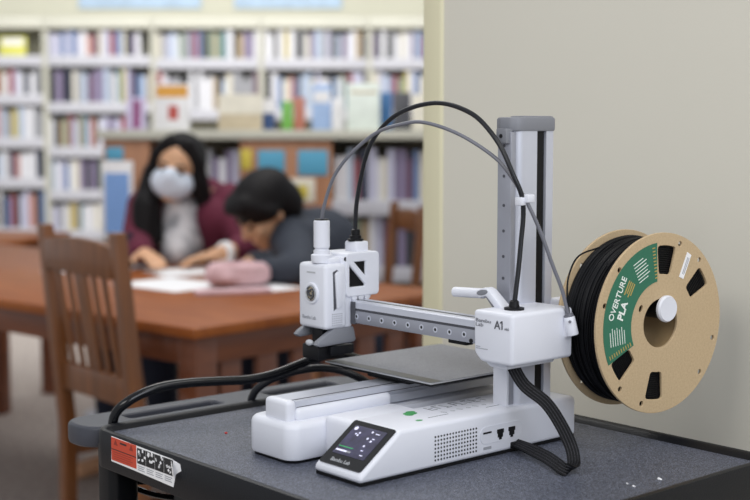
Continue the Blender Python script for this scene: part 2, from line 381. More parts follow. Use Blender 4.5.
# speaker grille, ports on the right side (x = 0)
g = MB()
for i in range(15):
    for j in range(7): g.cyl((.0008, .0985 + i * .0043, .0105 + j * .0041), (.0018, .0985 + i * .0043, .0105 + j * .0041), .00115, n=8)
g.build('speaker_grille', M['black'], base)
pp = holed('port_panel', rrect(.1645, .0155, .2310, .0345, .009, 6), [], .0008, M['white2'], base, basis((0, 1, 0), (0, 0, 1), (.0016, 0, 0)))
MB().box((.0012, .169, .0268), (.0024, .1815, .0288)).build('card_slot', M['black'], pp)
for y in (.1955, .2135):
    q = MB().box((.0012, y - .0040, .0200), (.0024, y + .0040, .0285)).box((.0013, y - .0020, .0175), (.00245, y + .0020, .0290)).box((.0014, y - .0052, .0245), (.0025, y + .0052, .0290)).build('cable_port', M['black'], pp)
MB().box((.0012, .170, .0095), (.0019, .182, .0125)).build('port_print', M['print_g'], base)
# printed decoration on the base top
d = MB()
for (x, y, rx, ry) in ((-.052, .112, .0065, .009), (-.057, .117, .0045, .006), (-.048, .107, .005, .005), (-.0215, .097, .0035, .0045)):
    d.ell((x, y, .0491), (rx, ry, .0002), n=14)
d.build('green_leaf_print', M['leaf'], base)
d = MB()
def bar(x0, y0, x1, y1, wd=.0012):
    a = math.atan2(y1 - y0, x1 - x0); L = math.hypot(x1 - x0, y1 - y0)
    d.box((-L / 2, -wd / 2, .0486), (L / 2, wd / 2, .0492), mtx=Matrix.Translation(((x0 + x1) / 2, (y0 + y1) / 2, 0)) @ Matrix.Rotation(a, 4, 'Z'))
for k, y in enumerate((.141, .152, .163, .178, .186, .197, .208, .222)):
    bar(-.062, y, -.048, y + .002 * (k % 3)); 
    if k % 2: bar(-.062, y, -.062, y + .008)
    else: bar(-.048, y, -.048, y + .008)
    if k in (0, 3, 6): bar(-.055, y, -.055, y + .007)
for k in range(6): bar(-.036 + .003 * (k % 2), .142 + k * .012, -.030, .146 + k * .012, .0009)
bar(-.024, .112, -.024, .142, .0009); bar(-.020, .196, -.020, .232, .0009)
d.build('dark_top_print', M['print_m'], base)
# ---- the bed rail body
b = MB()
def rr(off, z, r=.016): return [(x, y, z) for x, y in rrect(-.1915 + off, -.0045 + off, -.110 - off, .156 - off, r - off * .5, 7)]
b.rings([rr(.0012, .0035), rr(0, .006), rr(0, .036), rr(.001, .0395), rr(.003, .042), rr(.007, .0435)])
b.box((-.178, .12, .004), (-.118, .335, .0405), bev=.004)
b.box((-.166, .014, .041), (-.1225, .150, .0560), bev=.0055, seg=3)
rb = b.build('bed_rail_body', M['white'], PR)
MB().rings([rr(.003, 0), rr(.002, .0045)]).box((-.178, .14, 0), (-.12, .333, .0045)).build('rail_body_foot', M['black'], rb)
MB().box((-.119, .150, .004), (-.070, .31, .034), bev=.003).build('base_ledge', M['ltgrey'], PR)
b = MB(); b.box((-.1675, .003, .040), (-.1260, .0165, .0650), bev=.0050, seg=3).build('rail_end_cap', M['white'], rb)
rl = MB()
rl.prism([(-.167, .043), (-.128, .043), (-.128, .052), (-.130, .052), (-.130, .055), (-.128, .055), (-.128, .0635), (-.134, .0635), (-.134, .0615), (-.136, .0615), (-.136, .0635), (-.167, .0635)], 'y', .015, .325)
rlo = rl.build('bed_rail', M['alu'], rb)
MB().box((-.1362, .017, .0617), (-.1338, .324, .0638)).box((-.1300, .017, .0562), (-.1279, .324, .0570)).build('rail_groove', M['print_d'], rlo)
# ---- heated bed
car = MB().box((-.185, .165, .0640), (-.112, .30, .0700), bev=.002).box((-.225, .16, .0685), (-.07, .32, .0725), bev=.001)
bed = car.build('bed_carriage', M['black'], PR)
MB().box((-.236, .150, .0722), (-.058, .332, .0752), bev=.0008).build('heated_bed', M['black'], bed)
MB().box((-.240, .146, .0752), (-.055, .336, .0766), bev=.0005, mi=1).prism(rrect(-.2393, .1467, -.0557, .3353, .003), 'z', .0766, .0771, mi=0).box((-.2385, .1475, .0770), (-.0565, .1640, .07725), mi=2).build('build_plate', [M['plate'], M['plate_edge'], mat('smooth_plate_tab', '#454443', .35)], bed)
# ---- the column
def xyround(x0, y0, x1, y1, r): return rrect(x0, y0, x1, y1, r, 6)
col = MB()
prof = [(-.029, .226), (-.010, .226)] + [(-.0155 + .0105 * math.sin(R_(a)), .2365 - .0105 * math.cos(R_(a))) for a in range(30, 91, 12)] + \
       [(-.005, .2575), (-.011, .2575), (-.011, .2725), (-.005, .2725), (-.005, .284), (-.008, .287), (-.0305, .287), (-.0305, .226)]
col.prism(prof, 'z', .046, .352)
column = col.build('column', M['alu'], PR)
cr = MB().box((-.0285, .2195, .05), (-.0085, .2275, .350), bev=.0008)
cr_o = cr.build('column_rail', M['alu_dark'], column)
MB().box((-.0300, .2165, .046), (-.0090, .2285, .1085), bev=.0012).build('rail_cover', M['white2'], column)
sc = MB()
for z in (.095, .19, .214, .242, .270, .302, .335): sc.cyl((-.0185, .2190, z), (-.0185, .220, z), .0017, n=14)
sc.build('rail_screws', M['print_d'], cr_o)
MB().box((-.0095, .259, .05), (-.0075, .271, .351)).build('column_belt', M['black'], column)
cp = MB().prism([(-.0320, .222), (-.030, .2215), (-.0265, .2205), (-.012, .222), (-.005, .228), (-.0035, .235), (-.0035, .285), (-.007, .2885), (-.0320, .2885)], 'z', .3505, .366, bev=.0025, seg=2)
cp.box((-.0305, .240, .362), (-.006, .286, .3675), bev=.002)
cap = cp.build('column_cap', M['grey_pl'], column)
rs = MB().box((-.0255, .2135, .3375), (-.0105, .224, .3535), bev=.001).build('rail_stop', M['grey_pl'], column)
MB().cyl((-.0180, .2128, .3455), (-.0180, .2140, .3455), .0022, n=16).build('stop_screw', M['black'], rs)
# ---- the horizontal arm
a = MB()
a.prism([(.170, .1235), (.170, .1415), (.168, .1415), (.168, .1485), (.170, .1500), (.178, .1500), (.178, .1488), (.184, .1488), (.184, .1500), (.192, .1500), (.192, .1235)], 'x', -.250, -.004)
arm = a.build('gantry_arm', M['alu'], PR)
MB().box((-.248, .1680, .1240), (-.0065, .172, .1385), bev=.0006).build('arm_rail', M['alu_dark'], arm)
MB().box((-.248, .1690, .1384), (-.0065, .1705, .1416)).box((-.217, .1672, .1225), (-.209, .172, .1490)).build('arm_groove', M['print_d'], arm)
sc = MB()
for k in range(9): sc.lathe([(.0034, 0), (.0034, .0004), (.0019, .0004), (.0018, .0001)], (-.205 + k * .0225 - .002, .1680, .1320), (0, -1, 0), 20, cap=False)
sco = sc.build('arm_screws', M['alu'], arm)
sc = MB()
for k in range(9): sc.cyl((-.205 + k * .0225 - .002, .1677, .1320), (-.205 + k * .0225 - .002, .1690, .1320), .0017, n=14)
sc.build('screw_sockets', M['black_pr'], sco)
MB().box((-.248, .1785, .1485), (-.006, .1835, .1496)).build('arm_belt', M['black'], arm)
MB().cyl((-.016, .1672, .1262), (-.016, .170, .1262), .0026, n=16).box((-.06, .176, .118), (-.032, .188, .1236), bev=.001).build('belt_tensioner', M['black'], arm)
# ---- the motor housing
hb = MB(); hb.prism([(-.0115, .1615), (.0462, .1615), (.0462, .1060), (.000, .1060), (-.0105, .1150)], 'y', .1655, .262, bev=.0045, seg=3)
hs = hb.build('motor_housing', M['white'], PR)
hb = MB(); hb.prism([(-.012, .124), (.030, .108), (.030, .100), (.004, .100), (-.010, .109)], 'y', .176, .25, bev=.0015).build('housing_underside', M['white2'], hs)
text('Bambu', .0054, M['print_m'], hs, (1, 0, 0), (0, 0, 1), (-.0072, .1652, .1490), sx=1.55)
text('Lab', .0054, M['print_m'], hs, (1, 0, 0), (0, 0, 1), (-.0072, .1652, .1444), sx=1.55)
text('A', .0128, M['print_d'], hs, (1, 0, 0), (0, 0, 1), (.0205, .1652, .1440), bold=.0001)
MB().prism([(.0310, .1440), (.0324, .1440), (.0324, .1532), (.0310, .1532), (.0287, .1514), (.0287, .1500), (.0310, .1514)], 'y', .1650, .1653).build('lettering', M['print_d'], hs)
text('mini', .0048, M['print_g'], hs, (1, 0, 0), (0, 0, 1), (.0352, .1652, .1440), sx=.75)
d = MB().box((-.006, .1651, .1222), (.000, .1657, .1229)).box((-.006, .1651, .1202), (.011, .1657, .1209)).build('fine_print', M['print_g'], hs)
# lever on the housing
lv = MB()
lv.prism(rrect(.1935, -.0055, .2065, .0055, .0052, 5), 'x', 0, .044, mtx=Matrix.Translation((-.0730, 0, .1715)) @ Matrix.Rotation(R_(-3), 4, 'Y'))
lv.prism([(-.031, .1685), (-.034, .1775), (-.022, .1815), (-.016, .1795), (.008, .1605), (.008, .1575), (-.002, .1575), (-.020, .1725)], 'y', .193, .207, bev=.0015)
lever = lv.build('lever_handle', M['white'], PR)
MB().ell((-.0245, .1928, .1758), (.0085, .0006, .0030), rot=Matrix.Rotation(R_(-12), 3, 'Y'), n=18).prism([(-.022, .1705), (-.017, .1695), (-.004, .1590), (-.010, .1585)], 'y', .196, .2085).build('lever_recess', M['grey_pl'], lever)
# tube connector on the housing's right rear
tcn = MB(); ax0 = Vector((.0500, .2500, .1520)); ax1 = Vector((.0530, .2530, .1320))
tcn.cyl(ax0, ax1, .0062, .0068, n=24, bev=.001); tcn.box((.040, .246, .128), (.0508, .259, .150), bev=.0045)
tc_o = tcn.build('tube_connector', M['white'], PR)
MB().cyl(ax0 + Vector((-.0006, -.0006, .0028)), ax0 + Vector((.0005, .0004, -.001)), .0052, n=20).cyl((.0555, .2455, .1475), (.0565, .2440, .1475), .0016, n=10).build('connector_collar', M['grey_tube'], tc_o)
# ---- the tool head
th = MB().box((-.2675, .1275, .1180), (-.2155, .161, .1955), bev=.005, seg=3).build('toolhead_cover', M['white'], PR)
b = MB().box((-.262, .157, .1175), (-.2185, .171, .203), bev=.003)
# window frame over the arm
thb0 = None
thb = b.build('toolhead_body', M['white'], PR)
mtX = Matrix(((0, 0, 1, -.239), (1, 0, 0, 0), (0, 1, 0, 0), (0, 0, 0, 1)))
holed('window_frame', rrect(.1605, .1560, .2100, .2055, .004), [[(.1685, .1975), (.1915, .1975), (.1915, .1745)], [(.1635, .1960), (.1635, .1645), (.1905, .1645), (.1905, .1690)]], .0465, M['white'], thb, mtX, bev=.0016)
MB().box((-.256, .1615, .1625), (-.2185, .1935, .1995)).build('window_shade_fill', M['black'], thb)  # black block added as the shade inside the window frame
b = MB()
for y in (.1735, .1835, .1935): b.cyl((-.221, y, .1530), (-.2165, y, .1530), .0042, n=18, bev=.0006)
b.box((-.250, .168, .1515), (-.222, .204, .1585), bev=.001)
b.build('arm_rollers', M['white2'], thb)
MB().cyl((-.2182, .1610, .2000), (-.2160, .1610, .2000), .0030, n=16).build('pivot_screw', M['black'], thb)
# side lever slot, grille
MB().prism([(.1388, .1860), (.1450, .1885), (.1490, .1850), (.1490, .1460), (.1400, .1400)], 'x', -.2165, -.2152).build('lever_slot', M['print_d'], th)
MB().prism([(.1412, .1835), (.1450, .1870), (.1515, .1850), (.1515, .1450), (.1440, .1425)], 'x', -.2170, -.2125, bev=.0012).build('release_lever', M['white'], th)
g = MB()
for i in range(6):
    for j in range(6): g.box((-.2158, .1375 + i * .0028, .1225 + j * .0026), (-.2152, .1388 + i * .0028, .1237 + j * .0026))
g.build('vent_grille', M['print_g'], th)
# badge
bd = MB(); bc = (-.2405, .1277, .1600)
bd.lathe([(.0128, -.001), (.0128, .0016), (.0118, .0024), (.0098, .0024), (.0094, .0010), (.0001, .0010)], bc, (0, -1, 0), 40, cap=False)
bdo = bd.build('round_badge', M['white'], th)
MB().lathe([(.0088, .0012), (.0088, .0016), (.0001, .0016)], bc, (0, -1, 0), 40, cap=False).build('badge_recess', M['bronze'], bdo)
bd = MB()
for a_ in (0, 120, 240):
    q = R_(a_ + 25); bd.tube([(bc[0] + .0062 * math.cos(q + t) * (1 - .55 * t / 2.2), bc[1] - .0020, bc[2] + .0062 * math.sin(q + t) * (1 - .55 * t / 2.2)) for t in (0, .55, 1.1, 1.65, 2.2)], .0011, n=8, smooth=3)
bd.build('metal_swirl', M['print_d'], bdo)
MB().lathe([(.0093, .0012), (.0093, .0030), (.0084, .0032), (.0078, .0024)], bc, (0, -1, 0), 40, cap=False).build('metal_ring', M['steel'], bdo)
text('Bambu Lab', .0058, M['print_g'], th, (1, 0, 0), (0, 0, 1), (-.2590, .1272, .1290))
MB().box((-.2500, .1271, .1838), (-.2340, .1276, .1858)).build('faint_mark', M['ltgrey'], th)
# inlet connectors on the top
fc = MB(); fc.lathe([(.0120, 0), (.0128, .004), (.0128, .009), (.0098, .0105), (.0098, .0145), (.0082, .0150), (.0082, .0170), (.0096, .0180), (.0096, .0490), (.0080, .0502)], (-.2375, .1400, .1960), (0, 0, 1), 32)
fc.box((-.254, .1385, .194), (-.222, .158, .2020), bev=.003)
fco = fc.build('tube_inlet', M['white'], PR)
MB().cyl((-.2375, .1400, .2455), (-.2375, .1400, .2475), .0082, n=24).build('inlet_ring', M['black'], fco)
cc = MB().box((-.246, .182, .203), (-.2240, .2015, .2190), bev=.002).build('cable_socket', M['white'], PR)
MB().lathe([(.0095, 0), (.0095, .003), (.0072, .0035), (.0072, .007), (.0055, .0075), (.0055, .014), (.0038, .0150)], (-.2350, .1905, .2185), (0, 0, 1), 20).build('strain_relief', M['black'], cc)
# hot end below
he = MB().box((-.252, .136, .100), (-.232, .156, .120), bev=.001).cyl((-.242, .146, .100), (-.242, .146, .090), .005, .0015, n=14)
heo = he.build('hot_end', M['black'], th)
fd = MB(); fd.prism([(.114, .1015), (.119, .1065), (.142, .1190), (.172, .1190), (.176, .1020), (.172, .1000), (.121, .0985)], 'x', -.2250, -.2165, bev=.0022)
fd.build('fan_duct', M['grey_pl'], th); fd = MB(); fd.prism([(.120, .1090), (.126, .1135), (.136, .1190), (.165, .1190), (.165, .107), (.126, .1050)], 'x', -.2700, -.2620, bev=.0022)
fd.build('fan_duct', M['grey_pl'], th)
MB().ell((-.240, .123, .1015), (.0060, .004, .0038), n=16).build('duct_tip', M['ltgrey'], th)
MB().box((-.2250, .138, .0865), (-.2175, .173, .0975), bev=.001, mi=1).box((-.256, .124, .0815), (-.225, .165, .0990), bev=.002, mi=0).build('nozzle_shroud', [M['black'], M['cart']], heo)
# cables and tubes of the printer
gt = [(-.2375, .1400, .236), (-.2375, .1400, .246), (-.233, .1405, .264), (-.222, .144, .294), (-.204, .148, .317), (-.181, .155, .337), (-.157, .161, .351), (-.131, .168, .358), (-.106, .175, .361), (-.075, .184, .354), (-.044, .192, .341), (-.014, .201, .322), (.003, .205, .305),
      (.0215, .2115, .277), (.031, .224, .244), (.039, .235, .208), (.045, .244, .181), (.0495, .2495, .1545)]
MB().tube(gt, .0021, n=12, smooth=5).build('filament_tube', M['grey_tube'], PR)
bt = [(-.2350, .1905, .226), (-.2355, .1905, .240), (-.232, .190, .268), (-.221, .191, .310), (-.206, .191, .338), (-.183, .192, .359), (-.158, .193, .372), (-.126, .194, .380), (-.095, .196, .382), (-.064, .197, .376), (-.035, .198, .363), (-.006, .199, .336), (.012, .201, .305),
      (.019, .207, .283), (.019, .210, .262), (.019, .207, .235), (.020, .202, .203), (.0205, .1965, .172), (.0205, .1955, .160)]
MB().tube(bt, .0027, n=12, smooth=5).build('toolhead_cable', M['black_tube'], PR)
MB().lathe([(.0108, 0), (.0108, .0035), (.0060, .0042), (.0050, .0105), (.0035, .0115)], (.0205, .1955, .1602), (0, 0, 1), 24).build('cable_boot', M['black'], PR)
MB().box((.0125, .203, .272), (.0225, .215, .281), bev=.0015).box((.0190, .208, .275), (.0275, .219, .284), bev=.0015).build('cable_clip', M['white'], PR)
# flat braided ribbon cable
path = spline([(.018, .193, .108), (.023, .194, .098), (.035, .198, .081), (.058, .206, .065), (.075, .211, .043), (.087, .213, .022), (.096, .207, .0095), (.104, .194, .0055), (.103, .184, .0060), (.091, .187, .0085), (.070, .197, .0095), (.050, .205, .0095), (.030, .212, .0095), (.012, .217, .0095), (.000, .219, .0095)], 6)
wdir = [(.66, .75, 0), (.66, .75, .05), (.55, .65, .5), (.45, .55, .7), (.55, .65, .5), (.62, .72, .2), (.62, .72, .2), (.5, .7, .45), (.1, .7, .5), (-.1, .7, .55), (.1, .7, .6), (.2, .7, .6), (.25, .8, .5), (.25, .9, .4), (.2, .9, .4)]
wd_s = spline([Vector(v) for v in wdir], 6)
def strip(u0, u1, thick, mi, mb):
    rs_ = []
    for i, p_ in enumerate(path):
        t = (path[min(i + 1, len(path) - 1)] - path[max(i - 1, 0)]).normalized(); wv = wd_s[i]; wv = (wv - t * wv.dot(t)).normalized(); n_ = t.cross(wv)
        rs_.append([p_ + wv * u0 + n_ * thick, p_ + wv * u1 + n_ * thick, p_ + wv * u1 - n_ * thick, p_ + wv * u0 - n_ * thick])
    mb.rings(rs_, mi)
rbm = MB(); strip(-.0068, .0068, .0011, 0, rbm)
for u in (-.0048, -.0018, .0012, .0042): strip(u, u + .0006, .0014, 1, rbm)
rib = rbm.build('ribbon_cable', [M['braid'], M['braid_l']], PR)
MB().box((-.001, .212, .0045), (.005, .227, .0115), bev=.0015).build('ribbon_plug', M['black'], rib)
# spool holder on the back of the column
SPY = R_(-5.0); spc = Vector((.0905, .3574, .1389)); spn = Vector((math.cos(SPY), math.sin(SPY), 0)); spt = Vector((-math.sin(SPY), math.cos(SPY), 0))
rod0 = spc + spt * .006 + Vector((0, 0, .0160)) - spn * .085; rod1 = spc + spt * .006 + Vector((0, 0, .0160)) + spn * .001
sh = MB(); sh.lathe([(.0125, -.002), (.0148, .0), (.0150, .003), (.0135, .0052), (.0110, .0050)], rod1, spn, 32)
MB().box((-.010, .283, .148), (.012, .36, .164), bev=.003).build('holder_bracket', M['white'], PR)
sho = sh.build('spool_holder', M['white'], PR)
MB().cyl(rod0, rod1 - spn * .001, .0120, n=32).build('holder_rod', M['black'], sho)
MB().tube([(-.006, .285, .112), (.002, .292, .108), (.010, .300, .108)], .003, n=10).build('holder_cord', M['black'], sho)

# ================================================================== THE SPOOL (local: x = axis, y/z in the flange plane)
SP = thing('filament_spool', 'tan cardboard spool wound with black filament hanging beside the printer column', 'spool', (spc.x, spc.y, H + spc.z), SPY)
mtF = Matrix(((0, 0, 1, 0), (1, 0, 0, 0), (0, 1, 0, 0), (0, 0, 0, 1)))      # curve xy -> local yz, normal -> +x
def circ(r, n=96, c=(0, 0)): return [(c[0] + r * math.cos(2 * math.pi * k / n), c[1] + r * math.sin(2 * math.pi * k / n)) for k in range(n)]
def sector(r0, r1, a0, a1, rad=4.0):
    pts = []
    da = lambda r: math.degrees(rad / r)
    for r, a, s0 in ((r1, a0, 0), (r1, a1, 1), (r0, a1, 2), (r0, a0, 3)):
        pass
    def P(r, a): return (r * math.cos(R_(a)) / 1000, r * math.sin(R_(a)) / 1000)
    seq = [P(r1, a0 + da(r1))] + [P(r1, a0 + da(r1) + (a1 - a0 - 2 * da(r1)) * k / 4) for k in range(1, 5)]
    seq += [P(r1 - rad * .3, a1 - da(r1) * .3), P(r1 - rad, a1), P(r0 + rad, a1), P(r0 + rad * .3, a1 - da(r0) * .3)]
    seq += [P(r0, a1 - da(r0) - (a1 - a0 - 2 * da(r0)) * k / 4) for k in range(0, 5)]
    seq += [P(r0 + rad * .3, a0 + da(r0) * .3), P(r0 + rad, a0), P(r1 - rad, a0), P(r1 - rad * .3, a0 + da(r1) * .3)]
    return seq
wins = [sector(54, 87, 74, 95), sector(54, 87, 25.5, 43.5), sector(54, 86.5, 205.5, 224), sector(54, 86, 254, 274)]
rim = [circ(.0036, 16, (.0915 * math.cos(R_(a_)), .0915 * math.sin(R_(a_)))) for a_ in (71, 46.8, 136.4, 163.6, -15.5, -42.6, -108, -133)]
rim.append([(-.0318 + .0045 * math.cos(t) * .55 - .0035 * math.sin(t) * .8, .0185 + .0035 * math.sin(t) * .6 + .0045 * math.cos(t) * .9) for t in [2 * math.pi * k / 16 for k in range(16)]])
holes = [circ(.0278, 64)] + wins + rim
nf = holed('front_flange', circ(.100, 128), holes, .0034, M['board'], SP, Matrix.Translation((-.0017, 0, 0)) @ mtF, bev=.0006)
ff = holed('rear_flange', circ(.100, 128), [circ(.0278, 64)] + wins + rim[:8], .0034, M['board'], SP, Matrix.Translation((-.0585, 0, 0)) @ mtF, bev=.0006)
# core tube
MB().lathe([(.0300, -.057), (.0300, -.003), (.0282, -.003), (.0282, -.057), (.0300, -.057)], (0, 0, 0), (1, 0, 0), 48, cap=False).build('core_tube', M['card_edge'], SP)
# filament winding: ridged, slightly uneven coils
pr = []; r3 = random.Random(5); x = -.0565; k = 0
base_r = .0930
while x < -.0068:
    wv = .00185; rr_ = base_r + r3.uniform(-.0012, .0008) + .0012 * math.sin(k * .55)
    for t in (0.05, .25, .5, .75, .95): pr.append((rr_ + .0009 * (math.sin(math.pi * t) - 1), x + wv * t))
    x += wv; k += 1
pr = [(.030, -.0565)] + pr + [(.030, -.0062)]
wn = MB(); wn.lathe(pr, (0, 0, 0), (1, 0, 0), 96, cap=False)
winding = wn.build('filament_winding', M['filament'], SP, sharp=60)
ws = MB()
for k in range(9):      # a few strands lie slantwise over the coils
    x0 = -.050 + k * .005; a0 = r3.uniform(60, 240); dx = r3.choice((-1, 1)) * r3.uniform(.004, .012)
    ws.tube([(max(-.054, min(-.005, x0 + dx * j / 8)), .0938 * math.cos(R_(a0 + j * 14)), .0938 * math.sin(R_(a0 + j * 14))) for j in range(9)], .0009, n=8, smooth=3)
ws.build('stray_strands', M['filament'], winding)
sd = MB()
for i in range(14):     # coils showing through the flange windows
    r = .0535 + i * .0024; sd.tube([(-.0046, r * math.cos(2 * math.pi * k / 60), r * math.sin(2 * math.pi * k / 60)) for k in range(61)], .0011, n=6, smooth=0)
sd.build('side_coils', M['filament'], winding)
# filament strand going to the tube connector (own piece of the spool)
def toSP(v): return Matrix.Rotation(-SPY, 4, 'Z') @ (Vector(v) - spc)
MB().tube([toSP((.0500, .2505, .156)), toSP((.049, .2480, .175)), toSP((.0475, .252, .196)), toSP((.047, .268, .216)), toSP((.050, .300, .224))], .0010, n=8).build('filament_strand', M['filament'], SP)
# green label
lab = []
for k in range(25): a_ = R_(95.5 + (206 - 95.5) * k / 24); lab.append((.0905 * math.cos(a_) if k not in (0,) else -.0085, .0905 * math.sin(a_) if k else .0895))
lab = [(.0902 * math.cos(R_(95.5 + 110 * k / 24)), .0902 * math.sin(R_(95.5 + 110 * k / 24))) for k in range(25)] + [(.0475 * math.cos(R_(205.5 - 107 * k / 24)), .0475 * math.sin(R_(205.5 - 107 * k / 24))) for k in range(25)]
lab = [(y_ if True else 0, z_) for y_, z_ in lab]
glb = holed('green_label', lab, [circ(.0036, 16, (.0915 * math.cos(R_(a_)), .0915 * math.sin(R_(a_)))) for a_ in ()], .0004, M['green'], SP, Matrix.Translation((.0003, 0, 0)) @ mtF)
def ltext(body, size, m, ang, r, bold=0, off=0.0, sx=1.0):
    up = Vector((0, math.cos(R_(ang)), math.sin(R_(ang)))); rt = Vector((0, math.sin(R_(ang)), -math.cos(R_(ang))))
    o = up * r + rt * off + Vector((.0007, 0, 0))
    return text(body, size, m, glb, rt, up, o, bold=bold, align='CENTER', sx=sx)
ltext('OVERTURE', .0108, M['print_w'], 155, .0730, .0001, sx=.95)
ltext('PLA', .0125, M['print_w'], 158, .0600, .0004, off=-.006)
d = MB()
for k in range(4):
    up = Vector((0, math.cos(R_(152)), math.sin(R_(152)))); rt = Vector((0, math.sin(R_(152)), -math.cos(R_(152))))
    c_ = up * (.0690 - k * .0030) + rt * .0125 + Vector((.0005, 0, 0)); m_ = basis(rt, up, c_)
    d.box((-.0085 + .003 * (k % 2), -.0007, 0), (.0085, .0007, .0003), mi=0, mtx=m_)
d.build('gold_lines', M['gold'], glb)
for ang, rr0, n_, w_ in ((117, .0800, 7, .0105), (187, .0800, 7, .0100)):
    d = MB()
    up = Vector((0, math.cos(R_(ang)), math.sin(R_(ang)))); rt = Vector((0, math.sin(R_(ang)), -math.cos(R_(ang))))
    for k in range(n_):
        m_ = basis(rt, up, up * (rr0 - k * .0036) + Vector((.0005, 0, 0)))
        d.box((-w_, -.0004, 0), (w_ * (.6, 1, .8, .95, .7, .9, .5)[k], .0004, .0003), mtx=m_)
    d.build('white_small_print', M['print_w'], glb)
d = MB()
for a0 in (99.5, 201.5):
    for k in range(10):
        r = .052 + k * .0037; m_ = basis((0, math.sin(R_(a0)), -math.cos(R_(a0))), (0, math.cos(R_(a0)), math.sin(R_(a0))), Vector((0, r * math.cos(R_(a0)), r * math.sin(R_(a0)))) + Vector((.0005, 0, 0)))
        d.box((-.0022, -.0006, 0), (.0022, .0006, .0003), mtx=m_)
d.build('gold_scale_marks', M['gold'], glb)
wl = [(.0414, .0770), (.0482, .0732), (.0357, .0469), (.0285, .0500)]
wlo = holed('paper_tag', wl, [], .0004, M['paper'], SP, Matrix.Translation((.0003, 0, 0)) @ mtF)
d = MB(); u_ = Vector((0, .0130, .0273)).normalized(); v_ = Vector((0, -u_.z, u_.y)) * -1
for k in range(2): d.box((-.010, -.0005, 0), (.010, .0005, .0002), mtx=basis(u_, (0, u_.z * -1, u_.y), Vector((.0005, .0385 + k * .002 - .0005, .0620 - k * .001))))
d.build('tag_print', M['print_g'], wlo)

# ================================================================== CORDS AND CRUMBS ON THE CART
pc = [(-.384, -.100, .30), (-.3895, -.086, H - .05), (-.3905, -.056, H + .004), (-.388, -.052, H + .019), (-.381, -.040, H + .031), (-.376, -.020, H + .040), (-.371, .004, H + .0450), (-.363, .035, H + .0463), (-.353, .072, H + .0452), (-.343, .109, H + .0440), (-.334, .142, H + .0485), (-.325, .174, H + .0580), (-.318, .198, H + .0650), (-.309, .225, H + .066), (-.300, .26, H + .055), (-.285, .31, H + .030), (-.25, .335, H + .010), (-.15, .352, H + .0075), (-.06, .345, H + .008), (-.045, .325, H + .012)]
pc[0:2] = [(-.3905, -.050, H - .060), (-.3905, -.054, H - .020)]
tag(MB().tube(pc, .0058, n=14, smooth=8).build('power_cord', M['black_gloss']), 'thick glossy black cord arching over the cart handle to the back of the printer', 'cord')
c2 = [(-.395, .14, H + .010), (-.377, .153, H + .022), (-.362, .171, H + .038), (-.346, .190, H + .045), (-.329, .210, H + .048), (-.313, .229, H + .045), (-.298, .247, H + .036), (-.285, .27, H + .020), (-.26, .30, H + .007), (-.23, .34, H + .0065)]
c2 = [(-.3905, .140, H - .045), (-.3905, .143, H - .005), (-.386, .147, H + .016), (-.374, .158, H + .030)] + c2[2:]
tag(MB().tube(c2, .0050, n=12, smooth=8).build('charging_cord', M['black_tube']), 'thinner black cord looping behind the white bed rail body', 'cord')
c3 = [(-.30, .0, H - .0395), (-.34, -.03, H - .058), (-.375, -.045, H - .066), (-.36, -.03, H - .077), (-.31, -.02, H - .075), (-.25, 0, H - .066), (-.20, .03, H - .0395)]
tag(MB().tube(c3, .0035, n=10, smooth=8).build('coiled_cord', M['black_gloss']), 'black cord hanging under the tray behind the warning sticker', 'cord')
tag(MB().ell((-.277, .028, H + .0008), (.0022, .0016, .0012), n=10).build('plastic_scrap', M['red_pl']), 'tiny red plastic scrap on the tray in front of the printer', 'scrap')
for x_, y_, s_, lb in ((.177, .243, .0020, 'largest white crumb on the tray below the spool'), (.176, .203, .0013, 'small white crumb nearest the tray edge, below the spool'), (.165, .207, .0009, 'tiniest white crumb on the tray below the spool')):
    b = MB(); b.ell((x_, y_, H + s_ * .6), (s_, s_ * .8, s_ * .7), n=8); b.ell((x_ + s_, y_ + s_ * .3, H + s_ * .4), (s_ * .6, s_ * .6, s_ * .5), n=8)
    tag(b.build('crumb', M['paper']), lb, 'crumb', 'white crumbs on the tray')

# ================================================================== BACKGROUND: furniture (background frame: r = right, w = away, metres from the camera)
def bgthing(name, label, cat, r, w, z=0.0, yaw=0.0, group=None):
    return thing(name, label, cat, bg(r, w, z), YAW + R_(yaw), group)
TYAW = 48.4                                      # the table's long side runs 48.4 degrees left of the view
def tab(r0, w0, L, Rr):                          # table coordinates -> background frame
    a = R_(TYAW); return (r0 - math.sin(a) * L + math.cos(a) * Rr, w0 + math.cos(a) * L + math.sin(a) * Rr)

def make_table(label, r, w, yaw, LX, LY, group=None, slats=True):
    """corner-origin table: x along R (short side), y along L (long side)"""
    t = bgthing('reading_table', label, 'table', r, w, 0, yaw, group)
    MB().box((-.02, -.02, .722), (LX + .02, LY + .02, .750), bev=.006).build('table_top', M['wood_t'], t)
    ap = MB()
    for a, b in (((.03, .04, .645), (.055, LY - .04, .722)), ((LX - .055, .04, .645), (LX - .03, LY - .04, .722)), ((.04, .03, .645), (LX - .04, .055, .722)), ((.04, LY - .055, .645), (LX - .04, LY - .03, .722))): ap.box(a, b, bev=.002)
    ap.build('apron', M['wood_d'], t)
    for x in (.02, LX - .09):
        for y in (.02, LY - .09): MB().box((x, y, 0), (x + .07, y + .07, .722), bev=.004).build('leg', M['wood_d'], t)
    for y in ((.035, LY - .075) if slats else ()):
        MB().box((.08, y, .12), (LX - .08, y + .035, .20), bev=.003).build('end_rail', M['wood_d'], t)
        n = 6 if slats else 0
        for k in range(n):
            x = .155 + (LX - .31) * k / (n - 1)
            MB().box((x - .035, y + .008, .195), (x + .035, y + .027, .65), bev=.002).build('end_slat', M['wood_d'], t)
    return t
TR0, TW0 = -.434, 3.10
make_table('large cherry wood reading table the two seated people work at', TR0, TW0, TYAW, .95, 2.6)
